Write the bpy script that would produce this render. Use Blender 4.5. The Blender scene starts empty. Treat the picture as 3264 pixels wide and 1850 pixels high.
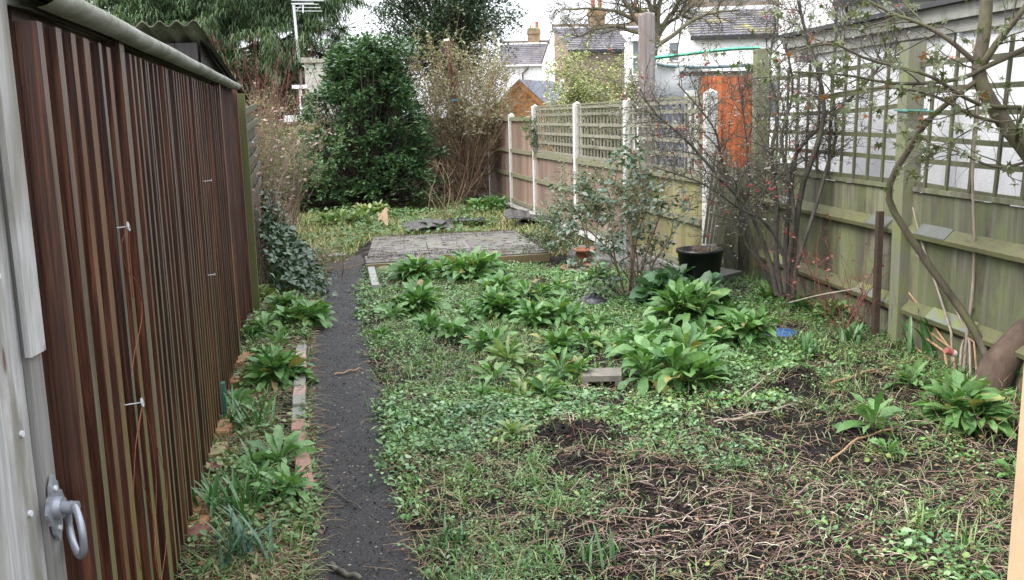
import bpy, math
import numpy as np
from mathutils import Vector
D = bpy.data
SC = bpy.context.scene
COL = SC.collection
rad = math.radians
# ---------------------------------------------------------------- camera
EYE = 1.65
W0, H0 = 3264, 1850
FPX = .946 * W0
PITCH = math.atan((925 - 369) / FPX)
ROLL = rad(1.5)
_F = np.array([0, math.cos(PITCH), -math.sin(PITCH)])
_U0 = np.array([0, math.sin(PITCH), math.cos(PITCH)])
_R0 = np.array([1., 0, 0])
_R = math.cos(ROLL) * _R0 - math.sin(ROLL) * _U0
_U = math.sin(ROLL) * _R0 + math.cos(ROLL) * _U0
cd = D.cameras.new('camera')
cam = D.objects.new('camera', cd)
COL.objects.link(cam)
SC.camera = cam
cd.sensor_width = 36
cd.lens = 36 * .946
cd.clip_start = .05
cd.clip_end = 2000
from mathutils import Matrix
cam.matrix_world = Matrix(((_R[0], _U[0], -_F[0], 0), (_R[1], _U[1], -_F[1], 0), (_R[2], _U[2], -_F[2], EYE), (0, 0, 0, 1)))
# ---------------------------------------------------------------- overcast sky, soft sun, exposure
SUN_EL, SUN_AZ = 46, 238
w = D.worlds.new('World')
SC.world = w
w.use_nodes = True
nt = w.node_tree
bg = nt.nodes['Background']
sky = nt.nodes.new('ShaderNodeTexSky')
sky.sky_type = 'NISHITA'
sky.sun_disc = False
sky.sun_elevation = rad(SUN_EL)
sky.sun_rotation = rad(SUN_AZ)
sky.air_density = 1.6
sky.dust_density = 4
mx = nt.nodes.new('ShaderNodeMix')
mx.data_type = 'RGBA'
mx.inputs['Factor'].default_value = .86
nt.links.new(sky.outputs[0], mx.inputs[6])
mx.inputs[7].default_value = (8.6, 8.9, 9.5, 1)
# overcast: brighter overhead than at the horizon
tc = nt.nodes.new('ShaderNodeTexCoord')
sp = nt.nodes.new('ShaderNodeSeparateXYZ')
nt.links.new(tc.outputs['Generated'], sp.inputs[0])
rp_ = nt.nodes.new('ShaderNodeMapRange')
nt.links.new(sp.outputs[2], rp_.inputs[0])
for k_, v_ in zip((1, 2, 3, 4), (0, 1, .72, 1.75)): rp_.inputs[k_].default_value = v_
ml = nt.nodes.new('ShaderNodeVectorMath')
ml.operation = 'SCALE'
nt.links.new(mx.outputs[2], ml.inputs[0])
nt.links.new(rp_.outputs[0], ml.inputs['Scale'])
nt.links.new(ml.outputs[0], bg.inputs[0])
bg.inputs[1].default_value = .13
sl = D.lights.new('sun', 'SUN')
sl.energy = 1.4
sl.angle = rad(25)
sl.color = (1, .97, .92)
sun = D.objects.new('sun', sl)
COL.objects.link(sun)
sun.rotation_euler = Vector((math.sin(rad(SUN_AZ)) * math.cos(rad(SUN_EL)), math.cos(rad(SUN_AZ)) * math.cos(rad(SUN_EL)), math.sin(rad(SUN_EL)))).to_track_quat('Z', 'Y').to_euler()
SC.view_settings.view_transform = 'Standard'
SC.view_settings.look = 'None'
SC.view_settings.exposure = 1.2
SC.view_settings.gamma = 1
SC.cycles.max_bounces = 5
SC.cycles.diffuse_bounces = 3
SC.cycles.glossy_bounces = 2
SC.cycles.transparent_max_bounces = 6
SC.cycles.use_denoising = True
# ---------------------------------------------------------------- layout: from a point in the photograph to a place in the garden
EYEV = np.array([0, 0, EYE])
def ray(u, v): return _F + (u - W0 / 2) / FPX * _R + (H0 / 2 - v) / FPX * _U
def G(u, v, z=0.):
    d = ray(u, v)
    return EYEV + d * ((z - EYE) / d[2])
def AY(u, v, Y):
    d = ray(u, v)
    return EYEV + d * (Y / d[1])
K = 3264 / 2569.
def g(x, y, z=0.): return G(x * K, y * K, z)
def ay(x, y, Y): return AY(x * K, y * K, Y)
# ---------------------------------------------------------------- objects
def props(o, label, cat, group=None, kind=None):
    if label: o['label'] = label
    if cat: o['category'] = cat
    if group: o['group'] = group
    if kind: o['kind'] = kind
    return o
class Thing:
    def __init__(s, name, label, cat, loc=(0, 0, 0), group=None, rz=None):
        s.o = D.objects.new(name, None)
        COL.objects.link(s.o)
        s.loc = np.array(loc, float)
        s.o.location = tuple(s.loc)
        s.local = rz is not None
        s.o.rotation_euler = (0, 0, rz or 0)
        s.o.empty_display_size = .1
        props(s.o, label, cat, group)
class MB:
    """collects geometry in world space, then becomes one mesh object"""
    def __init__(s): s.V, s.F, s.n = [], [], 0
    def add(s, V, F):
        V = np.asarray(V, float).reshape(-1, 3)
        F = np.asarray(F, int)
        s.V.append(V)
        s.F.append(F + s.n)
        s.n += len(V)
        return s
    def box(s, a, b):
        (x0, y0, z0), (x1, y1, z1) = a, b
        V = [(x, y, z) for x in (x0, x1) for y in (y0, y1) for z in (z0, z1)]
        return s.add(V, BOXF)
    def obox(s, c, ex, ey, ez):
        """box: centre of its base, full axis vectors"""
        c, ex, ey, ez = [np.asarray(q, float) for q in (c, ex, ey, ez)]
        V = [c + ex * i + ey * j + ez * k for i in (-.5, .5) for j in (-.5, .5) for k in (0, 1)]
        return s.add(V, BOXF)
    def bar(s, p, q, w, d, side):
        """rectangular bar from p to q, w across along side, d along the third axis"""
        p, q, side = [np.asarray(k, float) for k in (p, q, side)]
        t = (q - p) / np.linalg.norm(q - p)
        side = side - t * (side @ t)
        side /= np.linalg.norm(side)
        n = np.cross(t, side)
        V = [p + (q - p) * i + side * w * j + n * d * k for i in (0, 1) for j in (-.5, .5) for k in (-.5, .5)]
        return s.add(V, BOXF)
    def tube(s, P, R, k=8, cap=True):
        P = np.asarray(P, float)
        R = np.broadcast_to(np.asarray(R, float), (len(P),))
        V, F = tubes(P[None], R[None], k)
        s.add(V, F)
        if cap:
            n0 = s.n
            m = len(P)
            for i, q in ((0, P[0]), (m - 1, P[-1])):
                ring = V[i * k:(i + 1) * k]
                s.add(np.vstack([ring, q]), [(j, (j + 1) % k, k) for j in range(k)])
        return s
    def lathe(s, c, prof, k=20):
        """prof: list of (radius, z)"""
        c = np.asarray(c, float)
        a = np.linspace(0, 2 * np.pi, k, endpoint=False)
        V = np.array([(r * math.cos(t), r * math.sin(t), z) for r, z in prof for t in a]) + c
        F = [(i * k + j, i * k + (j + 1) % k, (i + 1) * k + (j + 1) % k, (i + 1) * k + j) for i in range(len(prof) - 1) for j in range(k)]
        return s.add(V, F)
    def grid(s, V):
        """V (a,b,3)"""
        V = np.asarray(V, float)
        a, b = V.shape[:2]
        i = np.arange(a * b).reshape(a, b)
        F = np.stack([i[:-1, :-1], i[1:, :-1], i[1:, 1:], i[:-1, 1:]], -1).reshape(-1, 4)
        return s.add(V.reshape(-1, 3), F)
    def poly_prism(s, pts, off):
        """flat polygon pts extruded by off"""
        pts = np.asarray(pts, float)
        n = len(pts)
        base = s.n
        s.V.append(np.vstack([pts, pts + np.asarray(off)]))
        s.n += 2 * n
        s.F.append([list(base + np.arange(n)[::-1]), list(base + n + np.arange(n))])
        s.F.append(np.array([(i, (i + 1) % n, n + (i + 1) % n, n + i) for i in range(n)]) + base)
        return s
    def build(s, name, m, parent=None, smooth=False, loc=None, rough=0):
        V = np.vstack(s.V)
        smooth = smooth or name in ('trunk', 'branches', 'stems', 'ring', 'boss')
        base = parent.loc if isinstance(parent, Thing) else (np.asarray(loc, float) if loc is not None else (V.min(0) + V.max(0)) / 2 * np.array([1, 1, 0]) + np.array([0, 0, V[:, 2].min()]))
        if parent is not None and not isinstance(parent, Thing): base = np.array(parent['_b'])
        if isinstance(parent, Thing) and parent.local: base = np.zeros(3)
        me = D.meshes.new(name)
        me.vertices.add(len(V))
        me.vertices.foreach_set('co', (V - base).astype(np.float32).ravel())
        idx, cnt = [], []
        for f in s.F:
            if isinstance(f, list):
                for q in f:
                    idx.append(np.array(q)); cnt.append(np.array([len(q)]))
            else:
                idx.append(f.ravel()); cnt.append(np.full(len(f), f.shape[1]))
        idx = np.concatenate(idx); cnt = np.concatenate(cnt)
        me.loops.add(len(idx))
        me.loops.foreach_set('vertex_index', idx.astype(np.int32))
        me.polygons.add(len(cnt))
        me.polygons.foreach_set('loop_start', (np.cumsum(cnt) - cnt).astype(np.int32))
        me.polygons.foreach_set('loop_total', cnt.astype(np.int32))
        me.polygons.foreach_set('use_smooth', np.full(len(cnt), bool(smooth)))
        me.update(calc_edges=True)
        me.materials.append(m)
        o = D.objects.new(name, me)
        COL.objects.link(o)
        if parent is None: o.location = tuple(base)
        else: o.parent = parent.o if isinstance(parent, Thing) else parent
        o['_b'] = [float(q) for q in base]
        return o
BOXF = np.array([(0, 1, 3, 2), (4, 6, 7, 5), (0, 4, 5, 1), (2, 3, 7, 6), (0, 2, 6, 4), (1, 5, 7, 3)])
def tubes(P, R, k=4):
    """P (n,m,3) polylines, R (n,m) radii -> V, quads"""
    n, m = P.shape[:2]
    T = np.empty_like(P)
    T[:, 1:-1] = P[:, 2:] - P[:, :-2]
    T[:, 0] = P[:, 1] - P[:, 0]
    T[:, -1] = P[:, -1] - P[:, -2]
    T /= np.linalg.norm(T, axis=2, keepdims=True) + 1e-9
    mean = T.mean(1)
    ref = np.where((np.abs(mean[:, 2]) > .8)[:, None], np.array([[.97, .22, .05]]), np.array([[.1, .15, .98]]))[:, None, :]
    A = np.cross(T, np.broadcast_to(ref, T.shape))
    A /= np.linalg.norm(A, axis=2, keepdims=True) + 1e-9
    B = np.cross(T, A)
    a = np.linspace(0, 2 * np.pi, k, endpoint=False)
    V = P[:, :, None, :] + R[:, :, None, None] * (A[:, :, None, :] * np.cos(a)[:, None] + B[:, :, None, :] * np.sin(a)[:, None])
    base = (np.arange(n) * m * k)[:, None, None]
    i = np.arange(m - 1)[None, :, None] * k
    j = np.arange(k)[None, None, :]
    j2 = (j + 1) % k
    F = np.stack([base + i + j, base + i + j2, base + i + k + j2, base + i + k + j], -1).reshape(-1, 4)
    return V.reshape(-1, 3), F
def blades(P, az, el0, el1, L, Wd, prof, cup=.25, roll=0., wave=0.):
    """n leaves: base P, heading az, elevation from el0 to el1 along it, length, half width, width profile"""
    P = np.asarray(P, float)
    n = len(P)
    bc = lambda q: np.broadcast_to(np.asarray(q, float), (n,))
    az, el0, el1, L, Wd, roll, cup = map(bc, (az, el0, el1, L, Wd, roll, cup))
    prof = np.asarray(prof)
    k = len(prof)
    t = np.linspace(0, 1, k)
    el = el0[:, None] + (el1 - el0)[:, None] * t
    em = (el[:, 1:] + el[:, :-1]) / 2
    st = (L / (k - 1))[:, None]
    h = np.concatenate([np.zeros((n, 1)), np.cumsum(np.cos(em) * st, 1)], 1)
    z = np.concatenate([np.zeros((n, 1)), np.cumsum(np.sin(em) * st, 1)], 1)
    a = np.stack([np.cos(az), np.sin(az), 0 * az], 1)[:, None, :]
    b = np.stack([-np.sin(az), np.cos(az), 0 * az], 1)[:, None, :]
    zh = np.array([0, 0, 1.])
    nr = -np.sin(el)[..., None] * a + np.cos(el)[..., None] * zh
    cr, sr = np.cos(roll)[:, None, None], np.sin(roll)[:, None, None]
    b2 = b * cr + nr * sr
    n2 = nr * cr - b * sr
    C = P[:, None, :] + h[..., None] * a + z[..., None] * zh
    ww = (Wd[:, None] * prof)[..., None]
    cw = cup[:, None, None]
    wv = wave * ww * np.sin(np.arange(k) * 2.4 + 1)[None, :, None]
    Lf = C + b2 * ww + n2 * (cw * ww + wv)
    Rt = C - b2 * ww + n2 * (cw * ww - wv)
    V = np.stack([Lf, C, Rt], 2).reshape(n, k * 3, 3)
    i = np.arange(k - 1) * 3
    f = np.concatenate([np.stack([i + 1, i + 4, i + 3, i], 1), np.stack([i + 2, i + 5, i + 4, i + 1], 1)])
    F = (np.arange(n) * k * 3)[:, None, None] + f[None]
    return V.reshape(-1, 3), F.reshape(-1, 4)
def leafcloud(rng, P, L, Wd, el=(-.6, .6), prof=(.05, .9, .75, .04), az=None, cup=.3):
    n = len(P)
    if az is None: az = rng.uniform(0, 6.283, n)
    e0 = rng.uniform(el[0], el[1], n)
    return blades(P, az, e0, e0 - rng.uniform(.1, .6, n), L * rng.uniform(.65, 1.25, n), Wd * rng.uniform(.7, 1.2, n), prof, cup, rng.uniform(-.8, .8, n))
def grow(rng, S, Dr, L, k, wander=.2, grav=0., pull=None):
    """polylines from S heading Dr; grav bends up(+)/down(-)"""
    n = len(S)
    L = np.broadcast_to(np.asarray(L, float), (n,))
    P = np.empty((n, k + 1, 3))
    P[:, 0] = S
    d = Dr / (np.linalg.norm(Dr, axis=1, keepdims=True) + 1e-9)
    for i in range(k):
        d = d + rng.normal(0, wander, (n, 3)) + np.array([0, 0, grav])
        d /= np.linalg.norm(d, axis=1, keepdims=True)
        P[:, i + 1] = P[:, i] + d * (L / k)[:, None]
    return P
def branch(rng, P, R, per, t0, t1, spread, up=0.):
    """start points, headings and radii of children spread along polylines P"""
    n, m = P.shape[:2]
    idx = np.repeat(np.arange(n), per)
    t = rng.uniform(t0, t1, len(idx)) * (m - 1)
    i = np.minimum(t.astype(int), m - 2)
    fr = (t - i)[:, None]
    S = P[idx, i] * (1 - fr) + P[idx, i + 1] * fr
    T = P[idx, i + 1] - P[idx, i]
    T /= np.linalg.norm(T, axis=1, keepdims=True) + 1e-9
    d = rng.normal(0, 1, (len(idx), 3))
    d -= T * (d * T).sum(1, keepdims=True)
    d /= np.linalg.norm(d, axis=1, keepdims=True) + 1e-9
    Dr = T * math.cos(spread) + d * math.sin(spread) + np.array([0, 0, up])
    r = R[idx, i]
    return S, Dr, r, idx
def taper(r0, k, n=None, end=.25):
    r0 = np.atleast_1d(np.asarray(r0, float))
    return r0[:, None] * np.linspace(1, end, k + 1)[None]
def pline(pts, k):
    """smooth resample of a handful of points to k+1"""
    pts = np.asarray(pts, float)
    n = len(pts)
    t = np.linspace(0, n - 1, k + 1)
    i = np.clip(t.astype(int), 0, n - 2)
    f = (t - i)[:, None]
    p0 = pts[np.maximum(i - 1, 0)]; p1 = pts[i]; p2 = pts[i + 1]; p3 = pts[np.minimum(i + 2, n - 1)]
    return .5 * (2 * p1 + (p2 - p0) * f + (2 * p0 - 5 * p1 + 4 * p2 - p3) * f ** 2 + (3 * p1 - p0 - 3 * p2 + p3) * f ** 3)
# value noise
_rn = np.random.default_rng(5)
_NT = _rn.random((256, 256))
def vn(x, y, s=1.):
    x = np.asarray(x, float) * s + 1000.3; y = np.asarray(y, float) * s + 1000.7
    i = np.floor(x).astype(int); j = np.floor(y).astype(int)
    fx = x - i; fy = y - j
    fx = fx * fx * (3 - 2 * fx); fy = fy * fy * (3 - 2 * fy)
    q = lambda a, b: _NT[a % 256, b % 256]
    return (q(i, j) * (1 - fx) + q(i + 1, j) * fx) * (1 - fy) + (q(i, j + 1) * (1 - fx) + q(i + 1, j + 1) * fx) * fy
def fbm(x, y, s=1., o=4):
    r = 0; a = .5
    for k in range(o):
        r = r + a * vn(x + 17 * k, y - 9 * k, s); s *= 2.1; a *= .5
    return r
# ---------------------------------------------------------------- materials
class M:
    def __init__(s, name, rough=.7, spec=.4):
        s.m = D.materials.new(name)
        s.m.use_nodes = True
        s.t = s.m.node_tree
        s.b = s.t.nodes['Principled BSDF']
        s.b.inputs['Roughness'].default_value = rough
        s.b.inputs['Specular IOR Level'].default_value = spec
        s.out = s.t.nodes['Material Output']
    def n(s, typ, inp={}, **kw):
        q = s.t.nodes.new(typ)
        for k, v in kw.items(): setattr(q, k, v)
        for k, v in inp.items(): s.set(q.inputs[k], v)
        return q
    def set(s, sock, v):
        if isinstance(v, bpy.types.NodeSocket): s.t.links.new(v, sock)
        elif isinstance(v, (tuple, list)) and len(v) == 3 and sock.type == 'RGBA': sock.default_value = (*v, 1)
        else: sock.default_value = v
    def co(s, scale=(1, 1, 1)):
        tc = s.n('ShaderNodeTexCoord')
        return s.n('ShaderNodeMapping', {'Vector': tc.outputs['Object'], 'Scale': scale}).outputs[0]
    def noise(s, vec, sc, det=4, rough=.6, dist=0.):
        return s.n('ShaderNodeTexNoise', {'Vector': vec, 'Scale': sc, 'Detail': det, 'Roughness': rough, 'Distortion': dist}).outputs['Fac']
    def ramp(s, fac, stops):
        q = s.n('ShaderNodeValToRGB', {'Fac': fac})
        e = q.color_ramp.elements
        while len(e) < len(stops): e.new(.5)
        for k, (p, c) in zip(e, stops):
            k.position = p
            k.color = (c, c, c, 1) if isinstance(c, (int, float)) else (*c, 1)
        return q.outputs[0]
    def mix(s, fac, a, b, blend='MIX'):
        q = s.n('ShaderNodeMix', data_type='RGBA', blend_type=blend)
        s.set(q.inputs[0], fac); s.set(q.inputs[6], a); s.set(q.inputs[7], b)
        return q.outputs[2]
    def math(s, op, a, b=.5):
        q = s.n('ShaderNodeMath', operation=op)
        s.set(q.inputs[0], a); s.set(q.inputs[1], b)
        return q.outputs[0]
    def rnd(s): return s.n('ShaderNodeNewGeometry').outputs['Random Per Island']
    def bump(s, h, strength=.4, dist=.01):
        q = s.n('ShaderNodeBump', {'Height': h, 'Strength': strength, 'Distance': dist})
        s.t.links.new(q.outputs[0], s.b.inputs['Normal'])
        return s
    def col(s, c): s.set(s.b.inputs['Base Color'], c); return s
    def rgh(s, c): s.set(s.b.inputs['Roughness'], c); return s
def wood(name, dark, light, extra=None, extra_amt=.5, moss=None, moss_amt=.45, rough=.7, axis=2, fine=60, vary=.35, spec=.35, esc=2.5):
    m = M(name, rough, spec)
    s = [fine, fine, fine]; s[axis] = fine * .03
    gn = m.noise(m.co(s), 1, 5, .65, .6)
    c = m.ramp(gn, [(.3, dark), (.68, light)])
    if extra:
        s2 = [8, 8, 8]; s2[axis] = .7
        e = m.noise(m.co(s2), 1, 4, .6, .3)
        c = m.mix(m.ramp(e, [(.5 - extra_amt * .35, 0.), (.62, 1.)]), c, extra)
    if moss:
        q = m.noise(m.co((3, 3, 1.6)), esc, 6, .7)
        c = m.mix(m.ramp(q, [(.62 - moss_amt * .4, 0.), (.78 - moss_amt * .3, .85)]), c, moss)
    v = m.math('MULTIPLY_ADD', m.rnd(), vary); v.node.inputs[2].default_value = 1 - vary / 2
    c = m.mix(1., c, v, 'MULTIPLY')
    m.col(c)
    m.bump(gn, .5, .004)
    return m.m
def leafmat(name, c, rough=.45, spec=.5, trans=.25, pucker=0, hue=False):
    """c: list of colours picked at random for each leaf"""
    m = M(name, rough, spec)
    r = m.rnd()
    col = m.ramp(r, [(i / max(1, len(c) - 1), q) for i, q in enumerate(c)])
    nn = m.noise(m.co((1, 1, 1)), 45, 3)
    col = m.mix(1., col, m.ramp(nn, [(.3, .72), (.7, 1.15)]), 'MULTIPLY')
    m.col(col)
    if hue:
        hn = m.noise(m.co((1, 1, .2)), 1.7, 4, .65)
        col = m.mix(1., col, m.ramp(hn, [(.36, (.62, .72, .70)), (.5, (.95, .98, .85)), (.64, (1.12, 1.06, .72))]), 'MULTIPLY')
        m.col(col)
    if pucker: m.bump(m.noise(m.co(), pucker, 3, .6), .55, .006)
    tr = m.n('ShaderNodeBsdfTranslucent', {'Color': m.mix(1., col, (1.3, 1.5, .6), 'MULTIPLY')})
    ms = m.n('ShaderNodeMixShader', {0: trans, 1: m.b.outputs[0], 2: tr.outputs[0]})
    m.t.links.new(ms.outputs[0], m.out.inputs[0])
    return m.m
def barkmat(name, a, b, moss=None, amt=.4, sc=30, rough=.8):
    m = M(name, rough, .3)
    q = m.noise(m.co((1, 1, .35)), sc, 5, .7)
    c = m.ramp(q, [(.3, a), (.7, b)])
    if moss:
        k = m.noise(m.co(), 4, 5, .7)
        c = m.mix(m.ramp(k, [(.6 - amt * .3, 0.), (.75 - amt * .2, .8)]), c, moss)
    v = m.math('MULTIPLY_ADD', m.rnd(), .5); v.node.inputs[2].default_value = .75
    c = m.mix(1., c, v, 'MULTIPLY')
    m.col(c)
    m.bump(q, .7, .012 if sc < 20 else .005)
    return m.m
def plain(name, c, rough=.6, var=.15, sc=12, spec=.4, metal=0., bump=.15):
    m = M(name, rough, spec)
    q = m.noise(m.co(), sc, 5, .65)
    m.col(m.ramp(q, [(.3, tuple(k * (1 - var) for k in c)), (.7, tuple(min(1, k * (1 + var)) for k in c))]))
    m.b.inputs['Metallic'].default_value = metal
    if bump: m.bump(q, bump, .004)
    return m.m
def brickmat(name, c1, c2, mortar, sc=1., stain=None):
    m = M(name, .85, .2)
    sx = m.n('ShaderNodeSeparateXYZ', {0: m.co()})
    u = m.math('ADD', sx.outputs[0], sx.outputs[1])
    v = m.n('ShaderNodeCombineXYZ', {0: u, 1: sx.outputs[2]})
    b = m.n('ShaderNodeTexBrick', {'Vector': v.outputs[0], 'Color1': c1, 'Color2': c2, 'Mortar': mortar, 'Scale': sc, 'Mortar Size': .012, 'Brick Width': .225, 'Row Height': .075, 'Bias': -.1})
    q = m.noise(m.co(), 2.5, 5, .7)
    c = m.mix(1., b.outputs[0], m.ramp(q, [(.3, .7), (.7, 1.15)]), 'MULTIPLY')
    if stain:
        k = m.noise(m.co(), 1.3, 5, .75)
        c = m.mix(m.ramp(k, [(.5, 0.), (.65, .8)]), c, stain)
    m.col(c)
    m.bump(b.outputs['Fac'], -.4, .01)
    return m.m
# ================================================================ GROUND
def shedx(Y): return -.617 - .203 * Y
def rfx(Y): return 2.52 - .117 * (Y - 8.33)          # right hand fence
def cfx(Y): return .44 - .207 * (Y - 15.7)            # fence with concrete posts
PL = np.array([g(745, 1500)[:2], g(795, 1350)[:2], g(787, 1200)[:2], g(783, 1080)[:2], g(778, 960)[:2], g(785, 860)[:2], g(787, 760)[:2], g(812, 700)[:2], g(812, 655)[:2], g(800, 630)[:2]])
PR = np.array([g(1060, 1500)[:2], g(1012, 1400)[:2], g(988, 1280)[:2], g(975, 1130)[:2], g(962, 1030)[:2], g(925, 900)[:2], g(897, 790)[:2], g(893, 740)[:2], g(915, 680)[:2], g(905, 640)[:2]])
def pathx(Y):
    wl = .11 * (fbm(Y * 2, 0 * Y + 3, 1, 3) - .44) + .05 * (fbm(Y * 9, 0 * Y, 1, 2) - .38)
    wr = .16 * (fbm(Y * 2, 0 * Y + 9, 1, 3) - .44) + .07 * (fbm(Y * 9, 0 * Y + 5, 1, 2) - .38)
    return np.interp(Y, PL[:, 1], PL[:, 0]) + wl - .035, np.interp(Y, PR[:, 1], PR[:, 0]) + wr + .045
SOIL = [(*g(1440, 1110)[:2], .33), (*g(1640, 1220)[:2], .36), (*g(2070, 1095)[:2], .42), (*g(1960, 965)[:2], .22), (*g(2010, 1000)[:2], .2), (*g(1880, 1085)[:2], .2), (*g(1330, 720)[:2], .28), (*g(2520, 1110)[:2], .25), (*g(1700, 1330)[:2], .3), (*g(1480, 1180)[:2], .25), (*g(1550, 1400)[:2], .3), (*g(1850, 1350)[:2], .3), (*g(1640, 690)[:2], .5), (*g(1450, 920)[:2], .25)]
MOUND = [(*g(1440, 1110)[:2], .24, .075), (*g(1640, 1215)[:2], .3, .03), (*g(2000, 965)[:2], .17, .09), (*g(1925, 990)[:2], .1, .06), (*g(2110, 1095)[:2], .2, .05), (*g(1440, 1180)[:2], .12, .05)]
def soilmask(x, y):
    r = np.zeros_like(np.asarray(x, float))
    wob = .7 + .6 * fbm(x, y, 4)
    for a, b, c in SOIL:
        r = np.maximum(r, np.clip(1.6 - 1.5 * np.hypot(x - a, (y - b) * .8) / (c * wob), 0, 1))
    return r
def gh(x, y):
    x = np.asarray(x, float); y = np.asarray(y, float)
    l, r = pathx(y)
    d = np.maximum(l - x, x - r)
    d = d + .26 * (fbm(x, y, 6, 3) - .40)
    k = np.clip(d / .13, 0, 1)
    h = k * (.015 + .05 * (fbm(x, y, 1.5) - .35)) + .012 * (fbm(x, y, 9) - .5) * k
    sm = soilmask(x, y)
    h = h + sm * .03 * (fbm(x, y, 22, 3) - .4)
    for a, b, c, e in MOUND:
        q = np.exp(-(np.hypot(x - a, y - b) / c) ** 2 * 1.6)
        h = h + q * e * 1.5 * (.7 + 1.1 * (fbm(x, y, 14, 3) - .4))
    return h - .004
Yr = .4 * np.exp(np.linspace(0, math.log(21.5 / .4), 420))
tt = np.linspace(0, 1, 300)
XX = (shedx(Yr) - .3)[:, None] * (1 - tt) + (rfx(Yr) + .35)[:, None] * tt
YY = np.repeat(Yr[:, None], 300, 1)
mb = MB()
mb.grid(np.stack([XX, YY, gh(XX, YY)], -1))
m = M('garden_soil', .85, .15)
c0 = m.co()
n1 = m.noise(c0, 3, 6, .7)
n2 = m.noise(c0, 55, 5, .75)
c = m.ramp(n2, [(.3, (.004, .0035, .0035)), (.55, (.015, .012, .011)), (.75, (.05, .038, .03))])
c = m.mix(m.ramp(n1, [(.46, 0.), (.66, .6)]), c, m.ramp(n2, [(.3, (.010, .007, .006)), (.7, (.06, .042, .03))]))
m.col(c); m.bump(n2, .9, .02)
SOILM = m.m
props(mb.build('garden_soil', SOILM, smooth=True, loc=(0, 0, 0)), None, None, kind='structure')
mb = MB()
for a, b in (((-300, -60), (300, 400)),):
    mb.grid(np.array([[(a[0], a[1], -.1), (a[0], b[1], -.1)], [(b[0], a[1], -.1), (b[0], b[1], -.1)]]))
m = M('far_ground', .9)
m.col(m.ramp(m.noise(m.co(), .8, 5), [(.3, (.03, .045, .015)), (.7, (.08, .07, .04))]))
props(mb.build('ground', m.m, loc=(0, 0, -.1)), None, None, kind='structure')
# path
Yp = np.concatenate([np.arange(.9, 6, .03), np.arange(6, 11.8, .05)])
l, r = pathx(Yp)
t = np.linspace(-.04, 1.04, 26)
X = l[:, None] * (1 - t) + r[:, None] * t
Y = np.repeat(Yp[:, None], 26, 1)
crown = .006 + .006 * fbm(X, Y, 8) - .03 * np.maximum(0, np.abs(t - .5)[None] * 2 - .9) / .1
m = M('trodden_cinder', .6, .22)
c0 = m.co()
n1 = m.noise(c0, 2.2, 5, .7); n2 = m.noise(c0, 90, 4, .8)
c = m.ramp(n2, [(.3, (.011, .0105, .011)), (.6, (.040, .038, .039)), (.8, (.105, .095, .083))])
c = m.mix(m.ramp(n1, [(.45, 0.), (.7, .6)]), c, m.ramp(n2, [(.3, (.032, .03, .03)), (.7, (.10, .092, .088))]))
vo = m.n('ShaderNodeTexVoronoi', {'Vector': c0, 'Scale': 38., 'Randomness': 1.})
pick = m.n('ShaderNodeSeparateColor', {0: vo.outputs['Color']})
st = m.math('MULTIPLY', m.ramp(vo.outputs['Distance'], [(.2, 1.), (.3, 0.)]), m.ramp(pick.outputs[0], [(.8, 0.), (.83, 1.)]))
c = m.mix(st, c, m.ramp(pick.outputs[1], [(.0, (.12, .085, .05)), (.5, (.26, .21, .15)), (1, (.45, .41, .33))]))
m.col(c); m.rgh(m.ramp(n1, [(.38, .3), (.6, .8)]))
m.bump(m.math('ADD', n2, st), 1., .012)
props(MB().grid(np.stack([X, Y, crown], -1)).build('path', m.m, smooth=True, loc=(0, 0, 0)), None, None, kind='structure')
# patio of paving slabs
PZ = .12
pa, pb, pc, pd = [G(*q, PZ)[:2] for q in ((1164, 838), (1748, 803), (1640, 735), (1190, 757))]
rng = np.random.default_rng(2)
mb = MB()
def slab(mb, q, z, h, gap=.008):
    q = np.array(q); c = q.mean(0); q = c + (q - c) * (1 - gap / .7)
    top = np.hstack([q, np.full((4, 1), z)]); q2 = c + (q - c) * .985
    top2 = np.hstack([q2, np.full((4, 1), z + .004)])
    bot = np.hstack([q, np.full((4, 1), z - h)])
    V = np.vstack([bot, top, top2])
    mb.add(V, [(0, 1, 5, 4), (1, 2, 6, 5), (2, 3, 7, 6), (3, 0, 4, 7), (4, 5, 9, 8), (5, 6, 10, 9), (6, 7, 11, 10), (7, 4, 8, 11), (8, 9, 10, 11)])
def bil(s, t): return (pa * (1 - s) + pb * s) * (1 - t) + (pd * (1 - s) + pc * s) * t
us = [0, .27, .52, .76, 1.]
vs = [0, .30, .64, 1.]
for j in range(3):
    o = (.0, .08, -.06)[j]
    uu = [0] + [q + o for q in us[1:-1]] + [1]
    for i in range(4):
        slab(mb, [bil(uu[i], vs[j]), bil(uu[i + 1], vs[j]), bil(uu[i + 1], vs[j + 1]), bil(uu[i], vs[j + 1])], PZ + rng.uniform(-.006, .006), .09)
m = M('wet_paving', .45, .5)
c0 = m.co()
n2 = m.noise(c0, 40, 5, .7); n1 = m.noise(c0, 2.6, 6, .7); n3 = m.noise(m.co((1, 5, 1)), 3, 5, .7)
c = m.ramp(n2, [(.3, (.085, .078, .068)), (.7, (.20, .182, .16))])
v = m.math('MULTIPLY_ADD', m.rnd(), .4); v.node.inputs[2].default_value = .75
c = m.mix(1., c, v, 'MULTIPLY')
c = m.mix(m.ramp(n1, [(.5, 0.), (.68, .7)]), c, (.10, .105, .05))
c = m.mix(m.ramp(n3, [(.5, 0.), (.64, .85)]), c, (.025, .022, .022))
m.col(c); m.rgh(m.ramp(n1, [(.3, .25), (.7, .6)])); m.bump(n2, .3, .004)
PAVE = m.m
props(mb.build('patio', PAVE, loc=(0, 0, 0)), None, None, kind='structure')
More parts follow.
